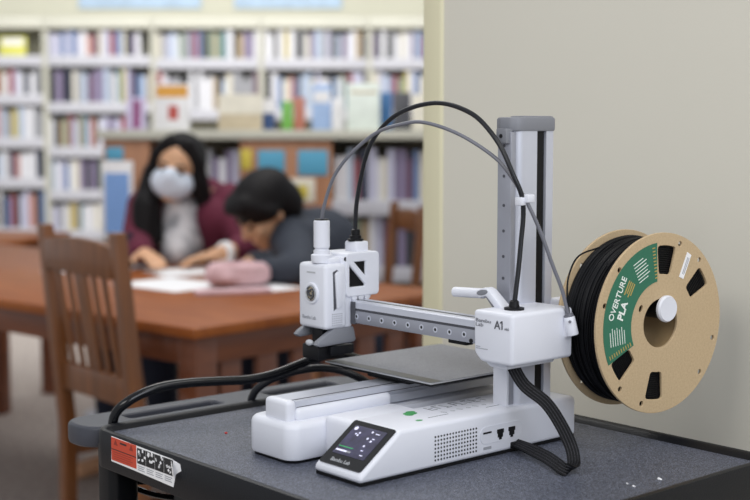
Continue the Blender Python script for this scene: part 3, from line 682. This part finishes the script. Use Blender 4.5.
make_table('farther brown reading table behind the slatted chair, at the left edge', -1.585, 5.48, 75, 0.56, 1.3, slats=False)

def make_chair(label, r, w, yaw, group=None, slats=True):
    """faces local +y; the back is at y = -.2"""
    c = bgthing('wooden_chair', label, 'chair', r, w, 0, yaw, group)
    MB().box((-.205, -.19, .425), (.205, .215, .452), bev=.008).build('seat', M['wood_c'], c)
    for x in (-.188, .188):
        MB().prism([(-.215, 0), (-.180, 0), (-.170, .44), (-.225, .965), (-.258, .965), (-.210, .44)], 'x', x - .018, x + .018, bev=.004).build('rear_post', M['wood_c'], c)
        MB().box((x - .018, .165, 0), (x + .018, .203, .43), bev=.004).build('front_leg', M['wood_c'], c)
        MB().box((x - .010, -.185, .17), (x + .010, .18, .205), bev=.003).build('side_stretcher', M['wood_c'], c)
        MB().box((x - .012, -.185, .365), (x + .012, .18, .427), bev=.003).build('seat_rail', M['wood_c'], c)
    MB().prism([(-.178, .930), (-.090, .940), (0, .943), (.090, .940), (.178, .930), (.178, .855), (-.178, .855)], 'y', -.254, -.233, bev=.003).build('top_rail', M['wood_c'], c)
    MB().box((-.178, -.212, .545), (.178, -.190, .615), bev=.003).build('lower_back_rail', M['wood_c'], c)
    for x, wd_ in ((-.118, .020), (-.066, .020), (0, .062), (.066, .020), (.118, .020)) if slats else ():
        MB().prism([(-.2065, .605), (-.198, .605), (-.239, .865), (-.2475, .865)], 'x', x - wd_ / 2, x + wd_ / 2, bev=.002).build('back_slat', M['wood_c'], c)
    MB().box((-.178, .175, .365), (.178, .195, .427), bev=.003).build('front_rail', M['wood_c'], c)
    MB().box((-.178, -.196, .16), (.178, -.178, .20), bev=.003).build('rear_stretcher', M['wood_c'], c)
    return c
def bx_(px, w): return (px - 375) / 1300.0 * w
make_chair('slat-backed oak chair pulled up to the near side of the reading table', -.540, 3.335, -50).scale = (1, 1, 1.018)
ch = make_chair('oak chair with an open back standing behind the reading table, beside the wall end', -.085, 5.12, 107, slats=False); ch.scale = (.95, .95, .962)
WR, WW = -.63, 4.82
CR, CW = -.17, 4.47
def make_stool(label, r, w, yaw):
    c = bgthing('wooden_stool', label, 'stool', r, w, 0, yaw)
    MB().prism(rrect(-.17, -.17, .17, .17, .03), 'z', .405, .435, bev=.006).build('seat', M['wood_c'], c)
    for x in (-.14, .14):
        for y in (-.14, .14): MB().box((x - .018, y - .018, 0), (x + .018, y + .018, .408), bev=.004).build('leg', M['wood_c'], c)
        MB().box((x - .009, -.13, .16), (x + .009, .13, .19), bev=.002).build('stretcher', M['wood_c'], c)
make_stool('wooden stool under the long-haired person in maroon', -.60, 4.88, 138)
make_stool('wooden stool under the person in the dark slate jacket', -.10, 4.52, 138)
# ---- people
def hand(mb, wrist, tip_dir, palm_up, s=1.0, curl=.5, side=1):
    wv = Vector(wrist); d = Vector(tip_dir).normalized(); n = Vector(palm_up); n = (n - d * n.dot(d)).normalized(); sd = d.cross(n) * side
    mb.cap(wv, wv + d * .03 * s, .021 * s, .024 * s); 
    for k in (-1, 0, 1): mb.cap(wv + d * .025 * s + sd * .012 * k * s, wv + d * .082 * s + sd * .020 * k * s, .016 * s, .0125 * s)
    for k, L in ((-1.5, .062), (-.5, .076), (.5, .080), (1.5, .070)):
        b0 = wv + d * .084 * s + sd * (.0165 * k * s); m1 = b0 + (d + n * -.25 * curl + sd * .06 * k).normalized() * L * .5 * s; e = m1 + (d + n * -1.0 * curl + sd * .05 * k).normalized() * L * .5 * s
        mb.cap(b0, m1, .0092 * s, .0085 * s); mb.cap(m1, e, .0085 * s, .0070 * s)
    b0 = wv + d * .030 * s + sd * .026 * s; m1 = b0 + (d * .6 + sd * .8 - n * .2).normalized() * .040 * s; e = m1 + (d * .95 + sd * .25 - n * .25).normalized() * .032 * s
    mb.cap(b0, m1, .0125 * s, .0100 * s); mb.cap(m1, e, .0100 * s, .0080 * s)

def head_shapes(mb, Mh, s=1.0):
    """head about its centre, face towards local -y"""
    def P(x, y, z): return Mh @ Vector((x * s, y * s, z * s))
    R3 = Mh.to_3x3()
    mb.ell(P(0, .012, .030), (.076 * s, .095 * s, .085 * s), rot=R3); mb.ell(P(0, -.022, -.035), (.062 * s, .070 * s, .078 * s), rot=R3)
    mb.ell(P(0, -.062, -.085), (.030 * s, .026 * s, .024 * s), rot=R3)
    mb.cap(P(0, -.088, .012), P(0, -.103, -.022), .009 * s, .014 * s); mb.ell(P(0, -.086, -.058), (.025 * s, .010 * s, .009 * s), rot=R3)
    for x in (-1, 1):
        mb.ell(P(x * .077, .008, -.005), (.010 * s, .018 * s, .030 * s), rot=R3); mb.ell(P(x * .030, -.080, .022), (.022 * s, .010 * s, .008 * s), rot=R3); mb.ell(P(x * .040, -.066, -.025), (.022 * s, .018 * s, .02 * s), rot=R3)
def eyes(Mh, parent, s=1.0):
    for x in (-1, 1):
        b = MB(); b.ell(Mh @ Vector((x * .031 * s, -.083 * s, .004 * s)), (.0125 * s, .006 * s, .0075 * s), rot=Mh.to_3x3(), n=12); b.build('eye', M['eye'], parent)
        b = MB(); b.cap(Mh @ Vector((x * .018 * s, -.0925 * s, .027 * s)), Mh @ Vector((x * .046 * s, -.082 * s, .030 * s)), .0045 * s, .003 * s, n=8); b.build('eyebrow', M['hair'], parent)

# woman: local frame x = right, y = away, z up; root on the floor below her pelvis
wom = bgthing('person', 'person with long black hair, white face mask and maroon cardigan, writing at the table', 'person', WR, WW)
def W(px, py, w): return Vector((bx_(px, w) - WR, w - WW, 1.222 - (py - 130) * w / 1300.0))
hc = W(178, 169, 4.56); hM = Matrix.Translation(hc) @ Matrix.Rotation(R_(-6), 4, 'Z') @ Matrix.Rotation(R_(12), 4, 'Y') @ Matrix.Rotation(R_(6), 4, 'X')
neck = W(190, 200, 4.66); chest = W(192, 222, 4.68); shL = W(229, 203, 4.64); shR = W(146, 207, 4.62)
elL = W(249, 247, 4.50) ; elR = W(136, 243, 4.52); wrL = W(222, 253, 4.40); wrR = W(141, 252, 4.40)
pel = Vector((.02, .06, .50)); kneeL = Vector((-.13, -.36, .52)); kneeR = Vector((-.32, -.28, .52)); hipL = pel + Vector((.09, -.02, -.01)); hipR = pel + Vector((-.09, .02, -.01))
ftL = Vector((-.10, -.34, .05)); ftR = Vector((-.30, -.26, .05))
b = MB(); head_shapes(b, hM); b.cap(neck + Vector((0, .02, -.03)), hc + Vector((.005, .02, -.04)), .052, .048)
b.cap(pel, chest, .115, .110); b.ell(chest, (.15, .085, .13)); b.cap(chest + Vector((-.10, 0, .06)), shR, .07, .058); b.cap(chest + Vector((.10, 0, .06)), shL, .07, .058)
for sh_, el_, wr_ in ((shL, elL, wrL), (shR, elR, wrR)): b.cap(sh_, el_, .052, .042); b.cap(el_, wr_, .041, .026)
for h_, k_, f_ in ((hipL, kneeL, ftL), (hipR, kneeR, ftR)): b.cap(h_, k_, .085, .060); b.cap(k_, f_, .056, .036); b.cap(f_, f_ + Vector((-.10, -.11, -.012)), .038, .030)
hand(b, wrL, W(190, 259, 4.37) - wrL, (0, 0, 1), .95, .5, 1); hand(b, wrR, W(156, 261, 4.30) - wrR, (0, 0, 1), .95, .45, 1)
b.organic('body', M['skin'], wom, .0065, 3)
eyes(hM, wom)
b = MB(); b.ell(hM @ Vector((0, -.046, -.042)), (.076, .068, .060), rot=hM.to_3x3()); b.ell(hM @ Vector((0, -.090, -.020)), (.034, .030, .040), rot=hM.to_3x3()); b.organic('face_mask', M['mask'], wom, .006, 4)
b = MB(); R3 = hM.to_3x3()
def HP(x, y, z): return hM @ Vector((x, y, z))
b.ell(HP(0, .030, .040), (.090, .102, .090), rot=R3); b.ell(HP(0, .055, -.030), (.088, .075, .10), rot=R3)
for x in (-1, 1):
    b.cap(HP(x * .030, -.040, .098), HP(x * .080, -.022, .040), .028, .022); b.cap(HP(x * .080, -.022, .040), HP(x * .090, .004, -.06), .022, .026)
# long falls: a wide one over her right shoulder, a shorter one on the other side
b.cap(HP(-.092, .012, -.03), W(146, 205, 4.56), .034, .048); b.cap(W(146, 205, 4.54), W(143, 244, 4.52), .052, .044); b.cap(W(150, 205, 4.56), W(154, 238, 4.53), .040, .030)
b.cap(HP(.080, .0, -.02), W(205, 205, 4.60), .036, .030); b.cap(W(205, 205, 4.60), W(206, 218, 4.58), .030, .018); b.cap(HP(0, .09, -.02), W(180, 225, 4.80), .07, .06)
b.organic('hair', M['hair'], wom, .008, 4)
b = MB()
for sh_, el_, wr_, t_ in ((shL, elL, wrL, .45), (shR, elR, wrR, .88)): b.cap(sh_, el_, .070, .058); b.cap(el_, el_.lerp(wr_, t_), .056, .044)
b.cap(chest + Vector((.12, .0, .05)), shL, .085, .075); b.cap(chest + Vector((-.12, .0, .05)), shR, .085, .072)
b.ell(chest + Vector((0, .045, 0)), (.190, .100, .17)); b.cap(chest + Vector((.098, -.062, .02)), Vector((.12, -.03, .60)), .085, .088); b.cap(chest + Vector((-.115, -.03, .0)), Vector((-.09, .0, .60)), .085, .085); b.cap(chest + Vector((0, .04, 0)), pel + Vector((0, .02, .08)), .14, .145)
b.organic('cardigan', M['maroon'], wom, .009, 5)
b = MB(); b.ell(chest + Vector((-.03, -.034, -.02)), (.100, .098, .15)); b.cap(W(180, 200, 4.60), W(178, 250, 4.58), .050, .070); b.organic('shirt', M['shirt'], wom, .009, 5)
b = MB()
for h_, k_, f_ in ((hipL, kneeL, ftL), (hipR, kneeR, ftR)): b.cap(h_, k_, .095, .070); b.cap(k_, f_ + Vector((0, 0, .05)), .066, .052)
b.cap(pel + Vector((-.06, 0, 0)), pel + Vector((.06, 0, 0)), .13, .13); b.organic('trousers', M['jeans'], wom, .010, 4)
b = MB(); dv = (elL - wrL).normalized(); b.lathe([(.034, -.012), (.038, -.008), (.038, .008), (.034, .012)], wrL + dv * .012, dv, 24); b.build('wrist_band', M['paper'], wom)

# child in a slate jacket, head bent over the table
chd = bgthing('person', 'person with short black hair in a dark slate jacket, bent low over the table', 'person', CR, CW)
def K(px, py, w): return Vector((bx_(px, w) - CR, w - CW, 1.222 - (py - 130) * w / 1300.0))
kc = K(264, 212, 4.20)
face = Vector((-.66, -.40, -.62)).normalized(); upv = Vector((-.42, -.30, .80)); upv = (upv - face * upv.dot(face)).normalized(); xr = (-face).cross(upv)
kM = Matrix.Translation(kc) @ Matrix((( -xr.x * -1, -face.x, upv.x), (-xr.y * -1, -face.y, upv.y), (-xr.z * -1, -face.z, upv.z))).to_4x4()
if kM.to_3x3().determinant() < 0: kM = kM @ Matrix.Diagonal((-1, 1, 1, 1))
kneck = K(291, 228, 4.30); kchest = K(318, 252, 4.36); ksL = K(332, 238, 4.38); ksR = K(292, 240, 4.18)
keR = K(300, 271, 3.98); kwR = K(254, 270, 4.00); keL = K(290, 262, 4.50); kwL = K(250, 262, 4.36)
kp = Vector((.07, .04, .50)); 
b = MB(); head_shapes(b, kM, .97); b.cap(kneck, kc, .048, .05); b.cap(kp, kchest, .115, .115); b.ell(kchest, (.13, .10, .13))
for s_, e_, w_ in ((ksL, keL, kwL), (ksR, keR, kwR)): b.cap(kchest.lerp(s_, .4), s_, .07, .055); b.cap(s_, e_, .046, .037); b.cap(e_, w_, .036, .024)
hand(b, kwR, K(232, 272, 4.04) - kwR, (0, 0, 1), .88, .7, 1); hand(b, kwL, K(236, 268, 4.24) - kwL, (0, 0, 1), .88, .7, -1)
for sx in (-1, 1):
    h_ = kp + Vector((.06 * sx, -.05 * sx, 0)); k_ = h_ + Vector((-.26, -.29, .0)); f_ = Vector((k_.x + .02, k_.y + .02, .05))
    b.cap(h_, k_, .075, .055); b.cap(k_, f_, .05, .034); b.cap(f_, f_ + Vector((-.09, -.10, -.015)), .035, .028)
b.organic('body', M['skin'], chd, .0065, 3)
eyes(kM, chd, .97)
b = MB(); R3 = kM.to_3x3()
b.ell(kM @ Vector((0, .024, .045)), (.096, .112, .088), rot=R3); b.ell(kM @ Vector((0, .070, -.005)), (.090, .070, .085), rot=R3)
for x in (-1, 1): b.cap(kM @ Vector((x * .040, -.050, .082)), kM @ Vector((x * .080, -.006, .02)), .030, .028)
b.ell(kM @ Vector((0, -.055, .080)), (.070, .050, .032), rot=R3)
b.organic('hair', M['hair'], chd, .008, 4)
b = MB(); b.ell(kchest, (.155, .125, .155)); b.cap(kp + Vector((0, 0, .06)), kchest, .135, .140); b.cap(kneck + Vector((.02, .01, -.02)), kchest, .075, .12)
for s_, e_, w_, t_ in ((ksL, keL, kwL, .9), (ksR, keR, kwR, .9)): b.cap(kchest.lerp(s_, .3), s_, .10, .078); b.cap(s_, e_, .070, .056); b.cap(e_, e_.lerp(w_, t_), .054, .038)
b.cap(kneck + Vector((.05, .03, .0)), ksL, .07, .075)
b.organic('jacket', M['jacket'], chd, .009, 5)
b = MB()
for sx in (-1, 1):
    h_ = kp + Vector((.06 * sx, -.05 * sx, 0)); k_ = h_ + Vector((-.26, -.29, .0)); f_ = Vector((k_.x + .02, k_.y + .02, .05)); b.cap(h_, k_, .088, .064); b.cap(k_, f_ + Vector((0, 0, .05)), .062, .048)
b.ell(kp, (.13, .13, .11)); b.organic('trousers', M['jeans'], chd, .010, 4)

# ---- things on the table
TZ = .7502
def flat(px, py): w = 1300.0 * (1.222 - TZ) / (py - 130); return bx_(px, w), w
def sheet(label, px, py, sx, sy, yaw, n=0, m='paper'):
    r, w = flat(px, py)
    o = MB().box((-sx / 2, -sy / 2, 0), (sx / 2, sy / 2, .0012)).build('paper_sheet', M[m]); o.location = bg(r, w, TZ + n * .0016); o.rotation_euler = (0, 0, YAW + R_(yaw)); return tag(o, label, 'paper', 'papers on the reading table')
sheet('white paper sheet lying in front of the person in maroon', 172, 285, .24, .31, 48)
sheet('white paper sheet under the writing hand of the person in maroon', 195, 272, .30, .22, 30, 1)
sheet('white paper sheet between the slatted chair and the person in maroon', 98, 267, .22, .30, 60)
sheet('white paper sheet beyond the chair post, farthest left on the table', 78, 271, .16, .21, 75, 1)
sheet('pale sheet sticking out beside the pink pencil case', 262, 288, .16, .20, 40)
r, w = flat(236, 289)
pcs = bgthing('pencil_case', 'soft dusty pink pencil case lying on the reading table', 'pencil case', r, w + .04, TZ, 10)
b = MB(); b.cap((-.065, 0, .040), (.065, .01, .040), .038, .036); b.ell((0, 0, .030), (.10, .052, .030)); b.ell((.02, -.01, .055), (.06, .04, .022)); b.organic('pouch', M['pink'], pcs, .006, 5)
MB().tube([(-.085, -.01, .060), (-.04, -.012, .0755), (.0, -.012, .078), (.05, -.008, .0755), (.088, 0, .060)], .003, n=8).build('zip', M['pink'], pcs)
r, w = flat(232, 294)
o = MB().box((-.11, -.03, 0), (.11, .03, .014), bev=.004).build('notebook', M['pink']); o.location = bg(r, w - .01, TZ); o.rotation_euler = (0, 0, YAW + R_(18)); tag(o, 'thin pink notebook just in front of the pencil case', 'notebook')
r, w = flat(129, 268)
mk = bgthing('upright_cylinder', 'dark marker standing upright on the table behind the chair post', 'cylinder', r, w, TZ, 0)  # thin dark upright in two pieces, the upper slightly wider
MB().cyl((0, 0, 0), (0, 0, .075), .009, n=16, bev=.001).build('lower_piece', M['black'], mk); MB().cyl((0, 0, .0755), (0, 0, .122), .010, n=16, bev=.002).build('upper_piece', M['jeans'], mk)

# ---- tall bookcases along the far wall
TW = 9.70; BW = .796
def zt(py, w=TW): return 1.222 - (py - 130) * w / 1300.0
ORD = ['', 'first', 'second', 'third', 'fourth', 'fifth', 'sixth', 'seventh', 'eighth', 'ninth', 'tenth', 'eleventh', 'twelfth', 'thirteenth', 'fourteenth', 'fifteenth', 'sixteenth', 'seventeenth', 'eighteenth', 'nineteenth', 'twentieth',
       'twenty-first', 'twenty-second', 'twenty-third', 'twenty-fourth', 'twenty-fifth', 'twenty-sixth', 'twenty-seventh', 'twenty-eighth', 'twenty-ninth', 'thirtieth']
BAY = ['leftmost', 'second', 'third', 'fourth', 'rightmost']
ROW = ['top', 'second', 'third', 'fourth', 'fifth']
PAL = [('white', '#dcdce4', 9), ('pale lavender', '#b9b9d6', 7), ('pale blue', '#a9bcd8', 6), ('mid blue', '#5f7fb5', 4), ('grey', '#9a9ba3', 5), ('dusty purple', '#84749c', 4), ('dark navy', '#2d3550', 4), ('red', '#a8404a', 3),
       ('salmon', '#c8877c', 3), ('cream', '#d9d2be', 5), ('sage green', '#7d977f', 2), ('charcoal', '#35363c', 4), ('plum', '#6b3a5b', 2), ('tan', '#b49a70', 2), ('teal', '#4d8593', 1), ('yellow', '#c9b545', 1)]
PALW = [p_ for p_ in PAL for _ in range(p_[2])]
bks = []
for nm_, dpt in (('a', .15), ('b', .17)):
    b = MB(); b.box((-.5, 0, 0), (.5, dpt, 1), mi=0); b.box((-.5, .004, 1.0), (.5, dpt - .004, 1.0005), mi=0)
    me_o = b.build('book', M['book']); bks.append(me_o.data); bpy.data.objects.remove(me_o)
n_books = 0
def put_book(r, w, z, th_, hh, colour, label, group, lean=0.0):
    global n_books
    o = bpy.data.objects.new('book', bks[n_books % 2]); COL.objects.link(o); n_books += 1
    o.location = bg(r, w, z); o.rotation_euler = (0, lean, YAW); o.scale = (th_, 1, hh); c = lin(colour); g_ = (c[0] + c[1] + c[2]) / 3; o.color = tuple(.72 * v_ + .28 * g_ for v_ in c[:3]) + (1,)
    return tag(o, label, 'book', group)
left_rows = [57, 95, 138, 178, 228]; mid_rows = [57, 103, 147, 190, 230]; right_rows = [60, 110, 152, 195, 236]
for bay in range(5):
    x0 = bx_(-59 + 107.2 * bay, TW); rows = [left_rows, mid_rows, right_rows, right_rows, right_rows][bay]
    bc_ = bgthing('tall_bookcase', ['cream tall bookcase unit cut off by the left edge of the photo', 'cream tall bookcase unit second from the left, behind the maroon person', 'cream tall bookcase unit third from the left, behind the child in slate', 'cream tall bookcase unit fourth from the left', 'cream tall bookcase unit at the right, running behind the wall end'][bay], 'bookcase', x0 + BW / 2, TW, 0, 0, 'tall bookcases on the far wall')
    zt_top = zt(19)
    for sx in (-1, 1): MB().box((sx * BW / 2 - (.018 if sx > 0 else 0), 0, 0), (sx * BW / 2 + (.018 if sx < 0 else 0), .28, zt_top)).build('side_panel', M['case'], bc_)
    MB().box((-BW / 2, .27, 0), (BW / 2, .285, zt_top)).build('back_panel', M['case_in'], bc_)
    MB().box((-BW / 2, -.03, zt(30)), (BW / 2, .285, zt_top), bev=.004).build('top_fascia', M['case'], bc_)
    for py in rows + [272]:
        z = zt(py); sf = MB().box((-BW / 2 + .018, .0, z - .025), (BW / 2 - .018, .27, z)).build('shelf', M['case'], bc_)
        MB().box((-BW / 2 + .018, -.012, z - .075), (BW / 2 - .018, -.0, z + .004), bev=.002).build('label_strip', M['lip'], sf)
    MB().box((-BW / 2 + .018, .01, 0), (BW / 2 - .018, .27, .08)).build('plinth', M['case'], bc_)
    nr = 5 if bay < 2 else 2
    for ri in range(nr):
        z = zt(rows[ri]); gap = (zt(30) if ri == 0 else zt(rows[ri - 1]) - .075) - z
        xa = x0 + .02; xe = x0 + BW - .02; k = 0
        if bay == 0: xa = bx_(-3, TW)
        if bay == 0 and ri == 0: continue
        if bay == 4: xe = bx_(432, TW)
        if bay == 1 and ri == 0: xe = bx_(143, TW)
        while xa < xe - .03 and k < 29:
            th_ = rng.uniform(.026, .050); hh = min(gap - .012, gap * rng.uniform(.74, 1.0)); c = rng.choice(PALW); k += 1
            th_ = min(th_, xe - xa)
            if rng.random() < .04 and xa + .03 + th_ < xe: xa += .03
            where = f'{BAY[bay]} tall bookcase' 
            put_book(xa + th_ / 2, TW + .015 + rng.uniform(0, .02), z + .0005, th_ * .94, hh, c[1], f'{c[0]} book, {ORD[k]} from the left on the {ROW[ri]} row of the {where}', f'books on the {ROW[ri]} row of the {where}')
            xa += th_
# posters on the wall above the cases
for x0, x1, lb in ((80, 202, 'pale blue wall poster above the tall bookcases, left one'), (235, 342, 'pale blue wall poster above the tall bookcases, right one')):
    o = MB().box((bx_(x0, 10.1), 0, 0), (bx_(x1, 10.1), .012, .5), bev=.002).build('wall_poster', M['sky']); o.location = bg(0, 10.18, 1.222 + 120 * 10.15 / 1300); o.rotation_euler = (0, 0, YAW); tag(o, lb, 'poster', 'posters on the far wall')
# ---- face-out display books, built with a cover block
def display(label, px0, px1, py0, py1, w, colours, group='books displayed face out', z=None, name='display_book', lean=9):
    wd_ = (px1 - px0) * w / 1300.0; hh = (py1 - py0) * w / 1300.0; r = bx_((px0 + px1) / 2, w)
    t = bgthing(name, label, 'book', r, w, (1.222 - (py1 - 130) * w / 1300.0) if z is None else z, 0, group)
    b = MB(); b.box((-wd_ / 2, 0, 0), (wd_ / 2, .022, hh), bev=.002, mtx=Matrix.Rotation(R_(-lean), 4, 'X')); b.build('cover', colours[0], t)
    if len(colours) > 1:
        for (u0, u1, v0, v1), m in colours[1]:
            MB().box((wd_ * (u0 - .5), -.0015, hh * v0), (wd_ * (u1 - .5), .0, hh * v1), mtx=Matrix.Rotation(R_(-lean), 4, 'X')).build('cover_print', m, t)
    return t
cm = {k: mat('cover_' + k, v, .5, var=.08, vscale=20) for k, v in dict(white='#e3e2e4', cream='#ddd8c9', orange='#d59a3c', red='#b4483f', purple='#8a3f74', tan='#c5b79c', lime='#6fae4c', brick='#b3705c', pblue='#9db6dc', navy='#2f4a78', dblue='#33689c', charcoal='#44454c', pgreen='#dfe8e0', yellow='#d3d05a', lilac='#c9bfdc').items()}

# ---- low bookcase behind the people
LW = 5.85; LZ = 1.222
lb_ = bgthing('low_bookcase', 'low bookcase with oak end panels and pale top behind the two people', 'bookcase', 0, LW)
def lx(px): return bx_(px, LW)
MB().box((lx(98), -.02, LZ - .042), (lx(452), .45, LZ), bev=.004).build('top', M['case'], lb_)
MB().box((lx(104), 0, 0), (lx(150), .42, LZ - .042), bev=.004).build('end_panel', M['wood_p'], lb_)
MB().box((lx(240), 0, 0), (lx(332), .42, LZ - .042), bev=.004).build('end_panel', M['wood_p'], lb_)
MB().box((lx(446), 0, 0), (lx(451), .42, LZ - .042)).build('end_panel', M['wood_p'], lb_)
MB().box((lx(150), .40, 0), (lx(446), .42, LZ - .042)).build('back_panel', M['case_in'], lb_)
def lz(py): return LZ - (py - 130) * LW / 1300.0
for py in (201, 268, 330):
    for a_, c_ in ((150, 240), (332, 446)):
        sf = MB().box((lx(a_), .01, lz(py) - .022), (lx(c_), .40, lz(py))).build('shelf', M['case'], lb_)
        MB().box((lx(a_), -.004, lz(py) - .065), (lx(c_), .008, lz(py) + .004), bev=.002).build('label_strip', M['lip'], sf)
for nm2, a_, c_, rws in (('left part', 190, 238, (201,)), ('right part', 334, 428, (201, 268))):
    for ri, py in enumerate(rws):
        xa = lx(a_); k = 0
        while xa < lx(c_) - .02:
            th_ = rng.uniform(.022, .040); hh = rng.uniform(.19, .255); c = rng.choice(PALW); k += 1
            put_book(xa + th_ / 2, LW + .03 + rng.uniform(0, .02), lz(py) + .0005, th_ * .94, hh, c[1], f'{c[0]} book, {ORD[k]} from left, {("upper", "lower")[ri]} shelf of low bookcase, {nm2}', f'books on the {("upper", "lower")[ri]} shelf of the low bookcase, {nm2}')
            xa += th_
# teal and yellow cards fixed on the end panels
def card(label, px0, px1, py0, py1, m, name='shelf_sign'):
    o = MB().box((lx(px0), -.005, lz(py1)), (lx(px1), -.0005, lz(py0)), bev=.0008).build(name, m); o.location = bg(0, LW); o.rotation_euler = (0, 0, YAW); return tag(o, label, 'sign', 'cards on the low bookcase')
card('blank teal card on the wide oak panel, left of the pair', 258, 285, 150, 172, M['teal'])
card('blank teal card on the wide oak panel, right of the pair', 298, 328, 150, 175, M['teal'])
card('blank teal card on the narrow oak panel left of the maroon person', 107, 124, 147, 160, M['teal'])
card('yellow card on the left edge of the wide oak panel', 241, 252, 149, 169, M['yellow'])
yc = bgthing('picture_card', 'white picture card with a yellow patch on the wide oak panel', 'card', bx_(299, LW), LW - .0005, lz(202))
ww = 32 * LW / 1300; hh = 24 * LW / 1300
MB().box((-ww / 2, -.006, 0), (ww / 2, 0, hh), bev=.001).build('card_sheet', cm['cream'], yc); MB().box((-ww * .38, -.008, hh * .15), (ww * .28, -.0062, hh * .72)).build('yellow_patch', M['yellow'], yc)
# blue poster board standing beside the person in maroon
pb = bgthing('poster_board', 'tall blue poster board in a pale frame left of the person in maroon', 'poster', bx_(117, 5.5), 5.5, 0)
hw = 15.5 * 5.5 / 1300; zb = 1.222 - 110 * 5.5 / 1300; ztp = 1.222 - 31 * 5.5 / 1300
MB().box((-hw, 0, zb), (hw, .025, ztp), bev=.004).build('frame', cm['white'], pb)
MB().box((-hw * .78, -.003, zb + .03), (hw * .78, -.0, ztp - .05)).build('blue_sheet', M['blue'], pb)
MB().cyl((0, .012, .02), (0, .012, zb), .015).lathe([(.16, 0), (.16, .012), (.02, .022)], (0, .012, 0), (0, 0, 1), 32).build('stand', M['alu_dark'], pb)
# books displayed on the low bookcase's top
D0 = 'books displayed on the low bookcase'
display('white picture book with an orange band and red figure, standing on the low bookcase', 155, 190, 83, 130, 5.92, (cm['white'], [((.05, .95, .70, .95), cm['orange']), ((.40, .68, .22, .52), cm['red'])]), D0, LZ)
display('white and purple book leaning on the low bookcase, left end', 127, 146, 97, 130, 5.95, (cm['lilac'], [((.35, .75, .05, .9), cm['purple'])]), D0, LZ)
display('wide tan book displayed face out on the low bookcase', 219, 262, 94, 130, 5.95, (cm['tan'], [((0, 1, .45, 1.0), cm['cream'])]), D0, LZ)
display('lime green book displayed on the low bookcase', 282, 293, 101, 130, 5.98, (cm['lime'],), D0, LZ)
display('brick red book displayed between the lime and blue ones', 294, 305, 97, 130, 5.99, (cm['brick'],), D0, LZ)
display('pale blue book displayed face out on the low bookcase', 312, 332, 84, 130, 6.0, (cm['pblue'], [((.1, .9, .6, .85), cm['white'])]), D0, LZ)
display('white book displayed between the pale blue and the large white ones', 332, 345, 98, 130, 5.97, (cm['white'],), D0, LZ)
display('large pale book in front at the right, tallest on the low bookcase', 347, 380, 84, 131, 5.88, (cm['pgreen'], [((.1, .9, .78, .84), cm['tan'])]), D0, LZ)
display('blue book half behind the large pale book', 378, 392, 92, 130, 5.98, (cm['dblue'],), D0, LZ)
display('charcoal book displayed on the low bookcase near its right end', 393, 411, 92, 130, 5.98, (cm['charcoal'],), D0, LZ)
display('cream book at the right end of the low bookcase, by the wall', 412, 426, 94, 130, 5.97, (cm['cream'],), D0, LZ)
display('navy book displayed right of the tan one', 263, 275, 99, 130, 5.98, (cm['navy'], [((0, 1, .55, 1), cm['white'])]), D0, LZ)
# face-out books on the tall cases
display('bright yellow book face out on the top shelf at the far left', 3, 29, 37, 57, TW + .05, (cm['yellow'], [((.1, .9, .55, .9), cm['white'])]), 'face-out books in the tall bookcases', zt(57))
